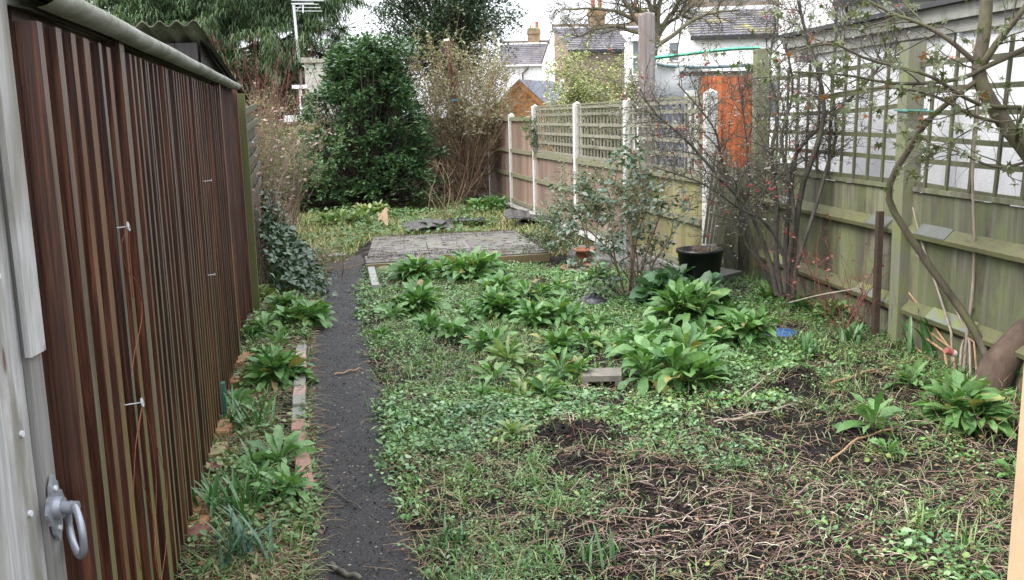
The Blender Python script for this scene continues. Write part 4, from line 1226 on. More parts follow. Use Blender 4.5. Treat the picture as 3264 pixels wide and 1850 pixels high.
V, F = blades(pts, az, e0, e0 - rng.uniform(.3, .9, len(idx)), rng.uniform(.085, .14, len(idx)), rng.uniform(.019, .029, len(idx)), (.1, .85, 1, .6, .05), .25, rng.uniform(-.5, .5, len(idx)))
leafmb(V, F).build('foliage', leafmat('laurel_leaf', [(.035, .08, .038), (.058, .12, .055), (.09, .165, .075), (.15, .22, .09)], .32, .6, .12), tl)
# ---- brown buddleia beside it
rng = np.random.default_rng(25)
BX, BY = ay(1175, 495, 18.6)[0], 18.6
tbd = Thing('buddleia_bush', 'tall tangle of arching pale brown stems with sparse grey green leaves', 'bush', (BX, BY, 0))
stemm = barkmat('straw_brown_bark', (.13, .085, .05), (.33, .235, .15), None, 0, 14)
n = 60
az = rng.uniform(0, 6.283, n)
S0 = np.stack([BX + rng.normal(0, .16, n), BY + rng.normal(0, .12, n), np.zeros(n)], 1)
D0 = np.stack([np.cos(az) * .42 + np.where(rng.random(n) < .4, -.25, .0), np.sin(az) * .3, np.ones(n)], 1)
B = grow(rng, S0, D0, rng.uniform(1.7, 3.0, n), 12, .07, -.0); R_ = taper(rng.uniform(.009, .017, n), 12)
low = grow(rng, S0[:26] + [0, 0, .1], np.column_stack([-rng.uniform(.3, 1.0, 26), rng.normal(-.2, .3, 26), rng.uniform(.6, 1.1, 26)]), rng.uniform(1.2, 2.1, 26), 12, .12, -.11); RL = taper(np.full(26, .008), 12)
S1, D1, r1, _ = branch(rng, B, R_, 13, .3, 1, .55, .1)
B1 = grow(rng, S1, D1, rng.uniform(.35, .95, len(S1)), 6, .14, .01); R1 = taper(np.full(len(S1), .0055), 6)
S2, D2, r2, _ = branch(rng, B1, R1, 3, .2, 1, .6)
B2 = grow(rng, S2, D2, rng.uniform(.15, .4, len(S2)), 4, .2); R2 = taper(np.full(len(S2), .0035), 4)
S3, D3, r3, _ = branch(rng, low, RL, 9, .3, 1, .8)
B3 = grow(rng, S3, D3, rng.uniform(.15, .5, len(S3)), 5, .2, -.05); R3 = taper(np.full(len(S3), .0035), 5)
mb = MB().add(*tubes(B, R_, 5)).add(*tubes(low, RL, 5)).add(*tubes(B1, R1, 3)).add(*tubes(B2, R2, 3)).add(*tubes(B3, R3, 3))
mb.build('stems', stemm, tbd)
pts = np.vstack([along(rng, B2, 10000), along(rng, B1, 3000)])
pts = pts[(pts[:, 2] > 1.1 + .5 * rng.random(len(pts))) & (pts[:, 0] < .05)]
V, F = leafcloud(rng, pts, .075, .013, (-.4, 1.0))
leafmb(V, F).build('leaves', leafmat('buddleia_leaf', [(.18, .16, .10), (.26, .25, .16), (.34, .33, .24)], .7, .2, .2), tbd)
def twiggy(name, label, cat, base, n, hgt, spread, r0, bark_, kids, leaf=None, seed=0, k1=(.3, .8), up=.1, lean=(0, 0), wander=.1, group=None):
    rng = np.random.default_rng(seed)
    base = np.array(base, float)
    t = Thing(name, label, cat, base, group)
    az = rng.uniform(0, 6.283, n)
    S0 = base + np.column_stack([rng.normal(0, spread * .12, n), rng.normal(0, spread * .1, n), np.zeros(n)])
    D0 = np.column_stack([np.cos(az) * spread / hgt + lean[0], np.sin(az) * spread / hgt + lean[1], np.ones(n)])
    B = grow(rng, S0, D0, hgt * rng.uniform(.65, 1.1, n), 10, wander, .0); R_ = taper(r0 * rng.uniform(.6, 1.2, n), 10)
    mb = MB().add(*tubes(B, R_, 5))
    S1, D1, r1, _ = branch(rng, B, R_, kids[0], .2, 1, .7, up)
    B1 = grow(rng, S1, D1, rng.uniform(*k1, len(S1)), 6, .18); R1 = taper(np.minimum(r1 * .55, r0 * .4), 6)
    mb.add(*tubes(B1, R1, 3))
    S2, D2, r2, _ = branch(rng, B1, R1, kids[1], .1, 1, .8)
    B2 = grow(rng, S2, D2, rng.uniform(.3, .6, len(S2)) * k1[1] * .6, 4, .22); R2 = taper(np.full(len(S2), max(.0018, r0 * .14)), 4)
    mb.add(*tubes(B2, R2, 3))
    mb.build('stems', bark_, t)
    if leaf:
        cnt, L, w_, mt = leaf[:4]
        pts = np.vstack([along(rng, B2, int(cnt * .75)), along(rng, B1, int(cnt * .25))])
        if len(leaf) > 4: pts = pts[leaf[4](pts)]
        V, F = leafcloud(rng, pts + rng.normal(0, L * .2, pts.shape), L, w_)
        leafmb(V, F).build('leaves', mt, t)
    return t, B, B1, B2
lfyel = leafmat('yellow_green_bud', [(.14, .15, .06), (.22, .22, .10), (.17, .13, .08)], .6, .3, .2)
lfgrn = leafmat('fresh_small_leaf', [(.05, .11, .03), (.08, .16, .04), (.12, .2, .06)], .5, .4, .2)
lfcream = leafmat('cream_variegated_leaf', [(.08, .14, .05), (.20, .25, .10), (.42, .43, .2), (.62, .60, .32)], .5, .4, .2)
tanbark = barkmat('tan_twig', (.12, .085, .06), (.27, .20, .14))
redbark = barkmat('reddish_twig', (.12, .04, .035), (.25, .10, .08))
q = ay(665, 470, 13.2)
twiggy('budding_shrub', 'loose straw coloured shrub just breaking bud behind the warped fence panel', 'shrub', (q[0] - .12, 13.2, 0), 40, 2.0, .34, .012, tanbark, (15, 6), (7500, .030, .010, lfyel), 31, (.15, .42))
q = ay(715, 480, 14.5)
twiggy('green_shrub', 'smaller leafy shrub with fresh green growth left of the laurel', 'shrub', (q[0], 14.8, 0), 24, 1.65, .3, .010, tanbark, (14, 5), (4600, .034, .013, lfgrn, lambda p: (p[:, 2] > .6)), 32, (.12, .32))
q = ay(690, 470, 17)
twiggy('red_stemmed_shrub', 'upright shrub with thin reddish stems standing in front of the pine', 'shrub', (q[0] - .4, 18.3, 0), 40, 3.1, .75, .012, redbark, (8, 4), None, 33, (.3, .8), .35, (0, 0), .05)
q = ay(1480, 300, 16)
twiggy('variegated_shrub', 'airy cream and green variegated shrub above the trellis fence', 'shrub', (q[0] + .06, 16.1, 0), 60, 2.5, .62, .012, tanbark, (20, 7), (34000, .045, .016, lfcream, lambda p: (p[:, 2] > 1.0) & (p[:, 0] > .58 + .25 * (np.abs(p[:, 2] - 2) * .5))), 34, (.2, .5), .15)
# climbing greenery at the trellis post
q = Cf(15.5, .06, 0)
twiggy('climber', 'small leaved climber hanging over the left end of the trellis fence', 'climber', (q[0], q[1], .95), 7, .75, .12, .006, tanbark, (8, 5), (800, .035, .012, lfgrn), 35, (.08, .2))
# dead creeper over the warped panel
q = lfp(.5, 0, .1)
twiggy('creeper', 'dry pinkish creeper scrambling over the warped grey fence panel', 'creeper', (q[0] - .05, q[1], .25), 20, 1.7, .5, .006, barkmat('pinkish_dry_stem', (.16, .10, .085), (.34, .24, .21)), (9, 5), (320, .05, .018, leafmat('dry_pink_leaf', [(.28, .17, .14), (.40, .28, .24), (.2, .12, .09)])), 36, (.1, .25), 0, (.0, .1), .2)
# ivy
rng = np.random.default_rng(37)
ti = Thing('ivy', 'mound of dark mottled ivy spilling from the foot of the warped fence panel', 'ivy', (-2.15, 9.6, 0))
n = 3000
t_ = rng.uniform(0, 1, n)
Yi = 8.9 + 3.4 * t_ + rng.normal(0, .1, n)
hmax = np.interp(Yi, [8.6, 9.3, 10.4, 11.3, 12.4], [.3, .75, .95, .55, .2])
zi = rng.uniform(0, 1, n) * hmax
oi = .12 + .55 * (1 - zi / (hmax + .02)) ** 1.5 * rng.uniform(.6, 1.1, n)
pts = np.column_stack([shedx(Yi) + oi + rng.normal(0, .03, n) + .04, Yi, zi])
V, F = leafcloud(rng, pts, .065, .032, (-.9, .3), (.35, 1, .65, .05))
leafmb(V, F).build('foliage', leafmat('ivy_leaf', [(.02, .045, .02), (.05, .085, .045), (.11, .16, .10)], .4, .5, .1), ti)
S0 = np.column_stack([shedx(np.linspace(9, 11.8, 40)) + .1, np.linspace(9, 11.8, 40), np.zeros(40)])
MB().add(*tubes(grow(rng, S0, np.tile([.1, 0, 1.], (40, 1)), .8, 6, .25), taper(np.full(40, .006), 6), 4)).build('stems', tanbark, ti)
# ---- berry shrub by the right fence
rng = np.random.default_rng(41)
bk = barkmat('dark_grey_stem', (.035, .030, .027), (.105, .092, .08), (.10, .105, .06), .35, 22)
BYs = 7.75
tbs = Thing('berry_shrub', 'leggy dark stemmed shrub dotted with red berries in front of the trellis', 'shrub', (*ay(1965, 745, BYs)[:2], 0))
def px(pts, Y0=BYs, k=16):
    return pline([ay(x, y, Y0 + dy) for x, y, dy in pts], k)
mains = [([(1985, 750, 0), (1990, 640, 0), (2010, 480, .0), (2045, 380, -.1), (2068, 280, -.15), (2050, 170, -.2), (2020, 80, -.2), (1990, -60, -.2)], .028, .010),
         ([(1975, 750, .05), (1972, 600, .1), (1985, 470, .1), (2000, 380, .1), (2090, 290, 0), (2180, 200, -.2), (2240, 120, -.3)], .026, .008),
         ([(1960, 745, .0), (1945, 620, .1), (1950, 520, .1), (1935, 400, .15), (1950, 280, .2), (1930, 180, .2), (1945, 60, .2)], .026, .008),
         ([(1950, 740, -.1), (1925, 640, -.1), (1880, 530, -.2), (1800, 440, -.3), (1720, 350, -.4), (1640, 280, -.5), (1600, 210, -.5)], .022, .005),
         ([(1945, 735, .1), (1900, 640, .1), (1850, 500, .1), (1810, 400, .1), (1790, 320, .0), (1700, 210, 0)], .018, .006),
         ([(1990, 745, -.1), (2000, 660, -.1), (2040, 540, -.1), (2075, 420, -.05), (2100, 330, 0), (2085, 200, .1), (2100, 60, .1), (2080, -60, .1)], .02, .007),
         ([(1955, 740, .1), (1935, 690, .15), (1870, 600, .3), (1880, 470, .4), (1870, 330, .4), (1850, 180, .4)], .018, .006),
         ([(1970, 735, -.2), (1965, 640, -.2), (1920, 560, -.25), (1850, 520, -.3), (1760, 460, -.4), (1640, 420, -.5)], .016, .004),
         ([(1980, 748, 0), (1976, 690, 0), (1990, 560, -.05), (1985, 480, 0), (1960, 350, 0), (1990, 230, 0), (1970, 110, 0)], .024, .008)]
ML = np.array([px(p) for p, a_, b_ in mains]); MR = np.array([np.linspace(a_, b_, 17) for p, a_, b_ in mains])
S1, D1, r1, _ = branch(rng, ML, MR, 23, .32, 1, .8, .1)
B1 = grow(rng, S1, D1, rng.uniform(.2, .65, len(S1)), 7, .2); R1 = taper(np.minimum(r1 * .5, .006), 7)
S2, D2, r2, _ = branch(rng, B1, R1, 10, .1, 1, .9)
B2 = grow(rng, S2, D2, rng.uniform(.08, .3, len(S2)), 5, .25); R2 = taper(np.full(len(S2), .0024), 5)
S3, D3, r3, _ = branch(rng, B2, R2, 2, .2, 1, .9)
B3 = grow(rng, S3, D3, rng.uniform(.04, .12, len(S3)), 3, .25); R3 = taper(np.full(len(S3), .0017), 3)
MB().add(*tubes(ML, MR, 8)).add(*tubes(B1, R1, 4)).add(*tubes(B2, R2, 3)).add(*tubes(B3, R3, 3)).build('stems', bk, tbs)
pts = along(rng, B2, 420)
ico = np.array([(0, 0, 1), (.9, 0, .3), (.28, .85, .3), (-.73, .53, .3), (-.73, -.53, .3), (.28, -.85, .3), (0, 0, -1)])
icf = np.array([(0, 1, 2), (0, 2, 3), (0, 3, 4), (0, 4, 5), (0, 5, 1), (6, 2, 1), (6, 3, 2), (6, 4, 3), (6, 5, 4), (6, 1, 5)])
BERRY = leafmat('red_berry', [(.30, .02, .03), (.42, .05, .05), (.2, .02, .03)], .35, .5, 0)
for p_ in pts[:100]:
    mb = MB()
    for q_ in range(4): mb.add(p_ + rng.normal(0, .0075, 3) + ico * .0085, icf)
    mb.build('berry_cluster', BERRY, tbs, smooth=True)
V, F = leafcloud(rng, along(rng, B3, 4200), .026, .008)
leafmb(V, F).build('dead_leaves', leafmat('grey_brown_bud', [(.12, .10, .08), (.28, .25, .21), (.16, .08, .07)]), tbs)
# ---- mossy tree on the right with lobed leaves
rng = np.random.default_rng(42)
TY = 5.35
tm = Thing('maple_tree', 'mossy leaning tree with lobed leaves and a thick trunk in the right corner', 'tree', (*g(2490, 955)[:2], 0))
mb_bark = barkmat('mossy_brown_bark', (.045, .036, .028), (.125, .10, .075), (.11, .125, .045), .5, 16)
tr1 = px([(2468, 1030, -.02), (2500, 930, 0), (2560, 860, -.02), (2640, 770, -.1), (2680, 640, -.1)], TY, 14)
tr2 = px([(2680, 640, -.1), (2660, 520, 0), (2590, 400, .1), (2520, 310, .1), (2470, 230, .1), (2455, 170, .1), (2468, 90, .1), (2475, 0, .1), (2478, -90, .1)], TY, 20)
br = [([(2490, 950, .1), (2470, 880, .2), (2420, 790, .3), (2340, 680, .35), (2260, 560, .4), (2230, 500, .4), (2240, 440, .4), (2290, 360, .3), (2330, 300, .2), (2420, 225, .1), (2470, 190, .1)], .027, .014),
      ([(2600, 110, 0), (2480, 165, .05), (2400, 200, .1), (2250, 210, .1), (2130, 190, .05), (1990, 180, 0)], .017, .004),
      ([(2455, 165, .1), (2380, 100, .1), (2310, 60, .1), (2230, 30, .1), (2120, -30, .1)], .016, .006),
      ([(2560, 270, .1), (2450, 260, 0), (2330, 190, -.1), (2180, 150, -.15), (2080, 110, -.2), (1960, 140, -.2)], .013, .004),
      ([(2455, 180, .1), (2500, 110, .0), (2570, 20, -.1), (2620, -60, -.1)], .022, .012),
      ([(2520, 310, .1), (2440, 290, 0), (2340, 240, -.05), (2220, 220, -.1), (2060, 240, -.1)], .012, .003),
      ([(2600, 400, .1), (2500, 420, -.05), (2400, 380, -.1), (2320, 360, -.1)], .010, .003),
      ([(2550, 360, .1), (2560, 300, -.1), (2600, 200, -.2)], .014, .008)]
ML = np.array([px(p, TY, 16) for p, a_, b_ in br]); MR = np.array([np.linspace(a_, b_, 17) for p, a_, b_ in br])
S1, D1, r1, _ = branch(rng, ML[1:], MR[1:], 11, .15, 1, .8, .02)
B1 = grow(rng, S1, D1, rng.uniform(.2, .6, len(S1)), 7, .2); R1 = taper(np.minimum(r1 * .5, .005), 7)
S2, D2, r2, _ = branch(rng, B1, R1, 4, .1, 1, .9)
B2 = grow(rng, S2, D2, rng.uniform(.08, .3, len(S2)), 5, .25); R2 = taper(np.full(len(S2), .002), 5)
MB().tube(tr1, np.linspace(.105, .085, 15), 12).build('trunk', barkmat('brown_trunk_bark', (.045, .03, .023), (.12, .08, .06), (.10, .10, .05), .15, 14), tm)
MB().tube(tr2, np.concatenate([np.linspace(.052, .038, 14), np.linspace(.037, .032, 7)]), 10).add(*tubes(ML, MR, 8)).add(*tubes(B1, R1, 4)).add(*tubes(B2, R2, 3)).build('branches', mb_bark, tm)
def lobed(rng, P, size, drop=(.2, 1.2)):
    """palm shaped leaves as one fan each"""
    n = len(P)
    a = np.linspace(-2.5, 2.5, 11)
    r_ = np.array([.35, .62, .38, .85, .45, 1.0, .45, .85, .38, .62, .35])
    base = np.column_stack([r_ * np.cos(a), r_ * np.sin(a), -.15 * r_ ** 2 + .1 * np.abs(np.sin(a * 2.5))])
    base = np.vstack([[0, 0, 0], base])
    s_ = size * rng.uniform(.6, 1.25, n)
    az = rng.uniform(0, 6.283, n); el = -rng.uniform(*drop, n); ro = rng.normal(0, .5, n)
    ca, sa, ce, se, cr, sr = np.cos(az), np.sin(az), np.cos(el), np.sin(el), np.cos(ro), np.sin(ro)
    fx = np.stack([ca * ce, sa * ce, se], 1); fy0 = np.stack([-sa, ca, 0 * ca], 1); fz0 = np.cross(fx, fy0)
    fy = fy0 * cr[:, None] + fz0 * sr[:, None]; fz = np.cross(fx, fy)
    V = P[:, None] + s_[:, None, None] * (base[None, :, :1] * fx[:, None] + base[None, :, 1:2] * fy[:, None] + base[None, :, 2:] * fz[:, None])
    f = np.array([(0, i, i + 1) for i in range(1, 11)])
    F = (np.arange(n) * 12)[:, None, None] + f[None]
    return V.reshape(-1, 3), F.reshape(-1, 3)
pts = np.vstack([along(rng, B2, 460), along(rng, B1, 90)])
V, F = lobed(rng, pts, .038)
MB().add(V, F).build('leaves', leafmat('dull_green_leaf', [(.05, .065, .025), (.09, .105, .045), (.14, .15, .08), (.2, .23, .17)], .5, .4, .25), tm)
V, F = lobed(rng, along(rng, B2, 26), .038)
MB().add(V, F).build('brown_leaves', leafmat('russet_leaf', [(.20, .07, .03), (.33, .13, .06)], .6, .3, .2), tm)
# cord round the trellis post
q = Rf(6.58, .10, 0)
cz = 1.62
mb = MB().tube([Rf(6.66, .10, cz), Rf(6.5, .10, cz - .01), Rf(6.5, -.04, cz), Rf(6.66, -.04, cz), Rf(6.66, .10, cz)], .006, 6)
mb.tube(pline([Rf(6.55, .10, cz), ay(2440, 290, 6.0), ay(2580, 345, 5.6)], 14), .004, 5)
props(mb.build('cord', plain('teal_cord', (.06, .20, .17), .6, .2, 60)), 'teal cord tied round the trellis post and stretched towards the leaning tree', 'cord')
# ================================================================ LOW PLANTS
FOX = leafmat('foxglove_leaf', [(.05, .13, .035), (.08, .185, .05), (.105, .22, .058), (.125, .245, .07), (.15, .27, .09), (.10, .21, .055), (.07, .165, .045), (.18, .30, .12)] * 3 + [(.11, .22, .06), (.30, .30, .08), (.20, .13, .06)], .5, .45, .22, 75)
FOXP = leafmat('pale_foxglove_leaf', [(.10, .18, .06), (.16, .24, .09), (.24, .30, .12), (.34, .34, .16)], .55, .4, .22, 75)
FOXD = leafmat('dark_broad_leaf', [(.03, .08, .03), (.045, .11, .04), (.07, .15, .065)], .4, .5, .18, 60)
STRAP = leafmat('strap_leaf', [(.04, .12, .03), (.07, .17, .05), (.10, .2, .09)], .4, .5, .15)
fp = (.16, .22, .55, .95, 1, .72, .04)
def rosette(x, y, r, label, kind='f', seed=0, tall=1., group='foxglove rosettes in the beds', name='foxglove'):
    rng = np.random.default_rng(1000 + int(x * 7 + y * 13))
    P = g(x, y + r * .18)
    z = float(gh(P[0], P[1])); P = G(x * K, (y + r * .18) * K, z)
    R_ = 1.28 * r * K * P[1] / FPX
    nc_ = 1 if R_ < .16 else (3 if R_ < .23 else 9)
    vs_, fs_, off = [], [], 0
    for c_ in range(nc_):
        rc = R_ if nc_ == 1 else R_ * rng.uniform(.55, .8)
        rc = min(rc, .195)
        n = int(rng.integers(16, 40))
        a0 = 6.283 * c_ / nc_ + rng.uniform(-.4, .4); dd_ = 0 if nc_ == 1 else (R_ - rc) * rng.uniform(.7, 1.15)
        Pc = P + np.array([math.cos(a0) * dd_, math.sin(a0) * dd_, 0])
        ring = np.sort(rng.random(n)) ** .75
        az = np.arange(n) * 2.399 + rng.normal(0, .35, n)
        el0 = .2 + 1.1 * ring + rng.normal(0, .12, n)
        el1 = el0 - rng.uniform(.5, 1.7, n) * (1.3 - .5 * ring)
        L = rc * (1.30 - .40 * ring) * rng.uniform(.6, 1.2, n) * (.8 + .25 * tall)
        Wd = L * (.122 if kind != 'd' else .24) * rng.uniform(.75, 1.3, n)
        stem = (.02 + .30 * rc * ring * tall) * (1 if nc_ == 1 else rng.uniform(.8, 1.8))
        base = Pc + np.column_stack([np.cos(az) * .015, np.sin(az) * .015, stem])
        v, f = blades(base, az, el0, el1, L, Wd, fp if kind != 'd' else (.12, .12, .7, 1, .95, .6, .04), .24, rng.normal(0, .5, n), .26)
        vs_.append(v); fs_.append(f + off); off += len(v)
    v, f = np.vstack(vs_), np.vstack(fs_)
    zmin = gh(v[:, 0], v[:, 1]) + .008
    v[:, 2] = np.maximum(v[:, 2], zmin)
    o = MB().add(v, f).build(name, {'f': FOX, 'p': FOXP, 'd': FOXD}[kind], None, True, loc=P)
    props(o, label, 'plant', group)
    return P
RS = [
 (655, 672, 46, 'bright foxglove at the foot of the ivy mound', 'f', 1.2),
 (648, 752, 44, 'pale foxglove hard against the shed end post', 'p', 1.1),
 (757, 812, 72, 'wide leafy foxglove whose leaves reach over the path edge', 'f', .9),
 (648, 838, 58, 'broad foxglove against the foot of the shed beside the widest border plant', 'f', 1.),
 (702, 872, 34, 'small upright foxglove just above the top of the brick edging', 'f', 1.),
 (704, 948, 78, 'large foxglove leaning over the brick edging midway along the border', 'f', .8),
 (592, 1020, 48, 'soft leaved foxglove at the shed foot near the green board end', 'f', .7),
 (703, 1165, 68, 'pointed foxglove behind another close to the near end of the brick edging', 'f', .9),
 (712, 1248, 76, 'nearest foxglove of the left border, covering the bricks', 'f', .8),
 (1038, 775, 64, 'foxglove at the corner of the bed nearest the stone kerb', 'f', .9),
 (1040, 695, 52, 'foxglove under the left half of the patio edge', 'f', 1.),
 (1110, 690, 40, 'narrow foxglove between two larger ones below the patio edge', 'f', 1.),
 (1190, 688, 74, 'tallest foxglove below the middle of the patio edge', 'f', 1.5),
 (1245, 735, 46, 'foxglove in front of the tallest one below the patio', 'f', 1.),
 (1258, 785, 58, 'neat foxglove surrounded by low round leaved ground cover', 'f', .9),
 (985, 800, 34, 'little foxglove at the left margin of the bed by the path', 'f', 1.),
 (960, 850, 30, 'seedling foxglove on the path margin', 'f', .8),
 (1150, 845, 56, 'foxglove with drooping outer leaves in the middle of the bed', 'f', .9),
 (1225, 872, 60, 'foxglove with ragged upright leaves left of the pale one', 'f', 1.),
 (1280, 920, 58, 'pale yellowing foxglove with upright leaves', 'p', 1.5),
 (1320, 992, 62, 'yellow green foxglove collapsed beside dark soil', 'p', .8),
 (1345, 815, 52, 'foxglove left of the black plastic sack', 'f', 1.),
 (1405, 805, 58, 'foxglove in front of the black plastic sack', 'f', 1.),
 (1395, 880, 52, 'foxglove between the pale one and the concrete block, farther back', 'f', 1.),
 (1425, 945, 64, 'foxglove with hanging leaves touching the left side of the concrete block', 'f', 1.3),
 (1500, 705, 36, 'upright foxglove under the grey leaved rose bush', 'f', 1.5),
 (1722, 800, 88, 'tall tiered foxglove behind the biggest one', 'f', 1.6),
 (1868, 850, 72, 'foxglove beside the blue lid', 'f', 1.2),
 (1690, 925, 132, 'biggest foxglove, spreading beside the concrete block', 'f', 1.1),
 (1585, 885, 60, 'foxglove just behind the concrete block', 'f', 1.1),
 (1935, 750, 44, 'foxglove at the foot of the berry shrub', 'f', 1.),
 (2190, 1085, 62, 'upright foxglove at the right end of the bare black soil', 'f', 1.6),
 (2228, 1140, 46, 'flat foxglove leaves lying just below the upright one', 'f', .3),
 (2420, 1052, 104, 'large open foxglove near the door frame', 'f', .9),
 (2292, 970, 50, 'foxglove left of the strap leaved clump under the fence', 'f', 1.1),
 (2545, 1200, 40, 'foxglove half hidden behind the door frame', 'f', .8),
 (1285, 1095, 42, 'low pale foxglove beside the black soil mound', 'p', .6),
 (1500, 820, 40, 'foxglove right of the black plastic sack', 'f', 1.),
 (1225, 522, 46, 'green leafy plant at the corner of the concrete post fence', 'f', 1.),
 (1210, 1000, 30, 'small foxglove seedling amid ground cover left of the yellow one', 'f', .8),
]
for x, y, r, lb, kd, tl_ in RS: rosette(x, y, r, lb, kd, 0, tl_)
for x, y, r, lb in ((1075, 830, 46, 'foxglove near the left of the bed amid pale round leaves'), (1180, 800, 44, 'foxglove tucked left of the neat one'), (1330, 745, 46, 'foxglove on black soil below the patio middle'), (1400, 735, 40, 'foxglove below the shallow terracotta bowl'),
                    (1480, 865, 48, 'foxglove in shade above the ragged stems left of the concrete block'), (1370, 1000, 46, 'foxglove at the lower left of the concrete block'), (1240, 955, 44, 'foxglove with thin leaves left of the collapsed yellow green one'), (1640, 850, 56, 'foxglove squeezed between the tiered one and the biggest one'),
                    (1780, 870, 56, 'foxglove filling the gap right of the biggest one'), (1830, 800, 44, 'foxglove between the tiered one and the blue lid'), (1760, 745, 42, 'foxglove just behind the tiered one'), (2010, 770, 40, 'foxglove under the fence right of the berry shrub stems'),
                    (2090, 800, 44, 'foxglove under the lower rail left of the red leaved rose'), (690, 690, 40, 'second foxglove at the foot of the ivy mound'), (725, 775, 44, 'foxglove between the shed end post and the path'), (668, 905, 34, 'foxglove squeezed behind the large leaning one'), (650, 1215, 40, 'foxglove tucked left of the nearest border foxglove')):
    rosette(x, y, r, lb)
rosette(1712, 748, 92, 'broad dark leaved plant in front of the black pot', 'd', 0, 1.3, None, 'broad_leaved_plant')
rosette(860, 555, 60, 'yellow green broad leaved plant on the weedy bank behind the path', 'p', 0, 1., None, 'broad_leaved_plant')
rosette(930, 540, 44, 'smaller yellow green plant on the weedy bank beside pale paper', 'p', 0, 1., None, 'broad_leaved_plant')
def straps(x, y, n, L, label, seed, spread=.05, w_=.008, mt=STRAP, up=1.25):
    rng = np.random.default_rng(seed)
    P = g(x, y); P[2] = float(gh(P[0], P[1]))
    az = rng.uniform(0, 6.283, n)
    b = P + np.column_stack([rng.normal(0, spread, n), rng.normal(0, spread, n), np.zeros(n)])
    e0 = rng.uniform(up - .25, 1.54, n)
    v, f = blades(b, az, e0, e0 - rng.uniform(.2, 1.0, n), L * rng.uniform(.6, 1.15, n), w_, (.8, 1, 1, .9, .75, .1), .3)
    props(MB().add(v, f).build('bulb_clump', mt, None, True, loc=P), label, 'bulb plant', 'strap leaved bulb clumps')
BLUE = leafmat('blue_green_strap', [(.06, .13, .08), (.09, .17, .11), (.12, .2, .14)], .45, .5, .15)
straps(693, 725, 34, .26, 'dark strap leaved bulb clump below the ivy', 1)
straps(628, 1085, 26, .22, 'bulb clump beside the shed foot just above bare litter', 2, .06)
straps(588, 1310, 40, .22, 'dense bulb clump in the near left border', 3, .07)
straps(607, 1420, 36, .22, 'blue green bulb clump nearest the camera on the left', 4, .06, .007, BLUE)
straps(560, 1290, 18, .18, 'thin bulb tuft between the shed and the dense bulb clump', 5, .05)
straps(655, 1195, 10, .17, 'few pale bulb leaves left of the pointed foxglove', 6, .03)
straps(1505, 1420, 30, .13, 'grassy tuft in the near ground cover right of the path', 7, .05, .005)
straps(2365, 905, 26, .30, 'dark strap leaved clump beside the crushed can', 8, .07, .014)
straps(2545, 985, 24, .32, 'bulb clump in front of the thick leaning trunk', 9, .07, .015)
straps(1445, 690, 16, .2, 'blue green bulb shoots by the terracotta bowl', 10, .05, .007, BLUE)
straps(2130, 870, 22, .2, 'bulb leaves under the fence right of the berry shrub', 11, .05, .012)
straps(2030, 900, 20, .18, 'bulb leaves beside the blue lid', 12, .03, .010)
straps(1130, 1385, 24, .12, 'grassy tuft on the right margin of the near path', 13, .03, .005)
# ---------------------------------------------------------------- ground cover: round leaves nobody could count
rng = np.random.default_rng(51)
def inbed(n, y0, y1, pw=1.3):
    Y = y0 + (y1 - y0) * rng.random(n) ** pw
    l, r = pathx(Y)
    X = r - .01 - np.abs(rng.normal(0, .03, n)) + (rfx(Y) + .02 - r) * rng.random(n)
    return X, Y
def dens(X, Y):
    d = .12 + .62 * fbm(X + 3, Y, 1.9) + .55 * fbm(X, Y + 5, 6.5, 2)
    fr = np.clip((Y - 3.6 - .25 * (X - .2)) / 1.3, .16, 1)               # thinner in the near right corner
    fr = np.where(X < .45, np.maximum(fr, .85), fr)
    return np.clip((d - .44) * 2.9, .08, 1) * fr * (1 - np.clip(soilmask(X, Y) * 1.25, 0, 1))
X, Y = inbed(56000, 2.5, 10.6, 1.45)
ok = rng.random(len(X)) < dens(X, Y)
X, Y = X[ok], Y[ok]
nl = rng.integers(3, 10, len(X))
big = np.clip(.6 + 2.2 * (fbm(X + 7, Y, 1.4, 2) - .3) + rng.normal(0, .22, len(X)), .45, 1.7)
ii = np.repeat(np.arange(len(X)), nl); n = len(ii)
pa_ = rng.uniform(0, 6.283, n); pr = rng.uniform(.004, .042, n) * big[ii]
hz = .006 + rng.uniform(.2, 1, n) * .05 * big[ii] * (.4 + fbm(X, Y, 4)[ii])
x_, y_ = X[ii] + pr * np.cos(pa_), Y[ii] + pr * np.sin(pa_)
P = np.column_stack([x_, y_, gh(x_, y_) + hz])
e = .35 - 12 * pr + rng.normal(0, .33, n)
sz = .0092 * big[ii] * rng.uniform(.55, 1.25, n)
lng = np.where(rng.random(len(X)) < .22, 1.7, 1.)[ii]
V, F = blades(P, pa_ + rng.normal(0, .5, n), e, e - rng.uniform(0, .7, n), sz * 2.0 * lng, sz / np.sqrt(lng), (.35, 1, .9, .1), .28, rng.normal(0, .3, n))
Ps = np.column_stack([X[ii], Y[ii], gh(X[ii], Y[ii])])
ST = np.stack([Ps, (Ps + P) / 2 + np.column_stack([0 * pr, 0 * pr, .008 + 0 * pr]), P], 1)[::2]
v3, f3 = tubes(ST, np.full((len(ST), 3), .0009), 3)
props(MB().add(v3, f3).build('cover_stalks', leafmat('pale_stalk', [(.12, .18, .06), (.26, .28, .14), (.22, .13, .09)]), None, loc=(0, 0, 0)), None, None, kind='stuff')
COVER = leafmat('round_ground_cover_leaf', [(.035, .10, .025), (.055, .145, .04), (.085, .20, .055), (.12, .25, .08), (.17, .30, .12), (.28, .38, .24), (.07, .17, .04), (.20, .27, .07)], .42, .5, .18, 0, True)
props(MB().add(V, F).build('ground_cover', COVER, None, loc=(0, 0, 0)), None, None, kind='stuff')
print('cover', n)
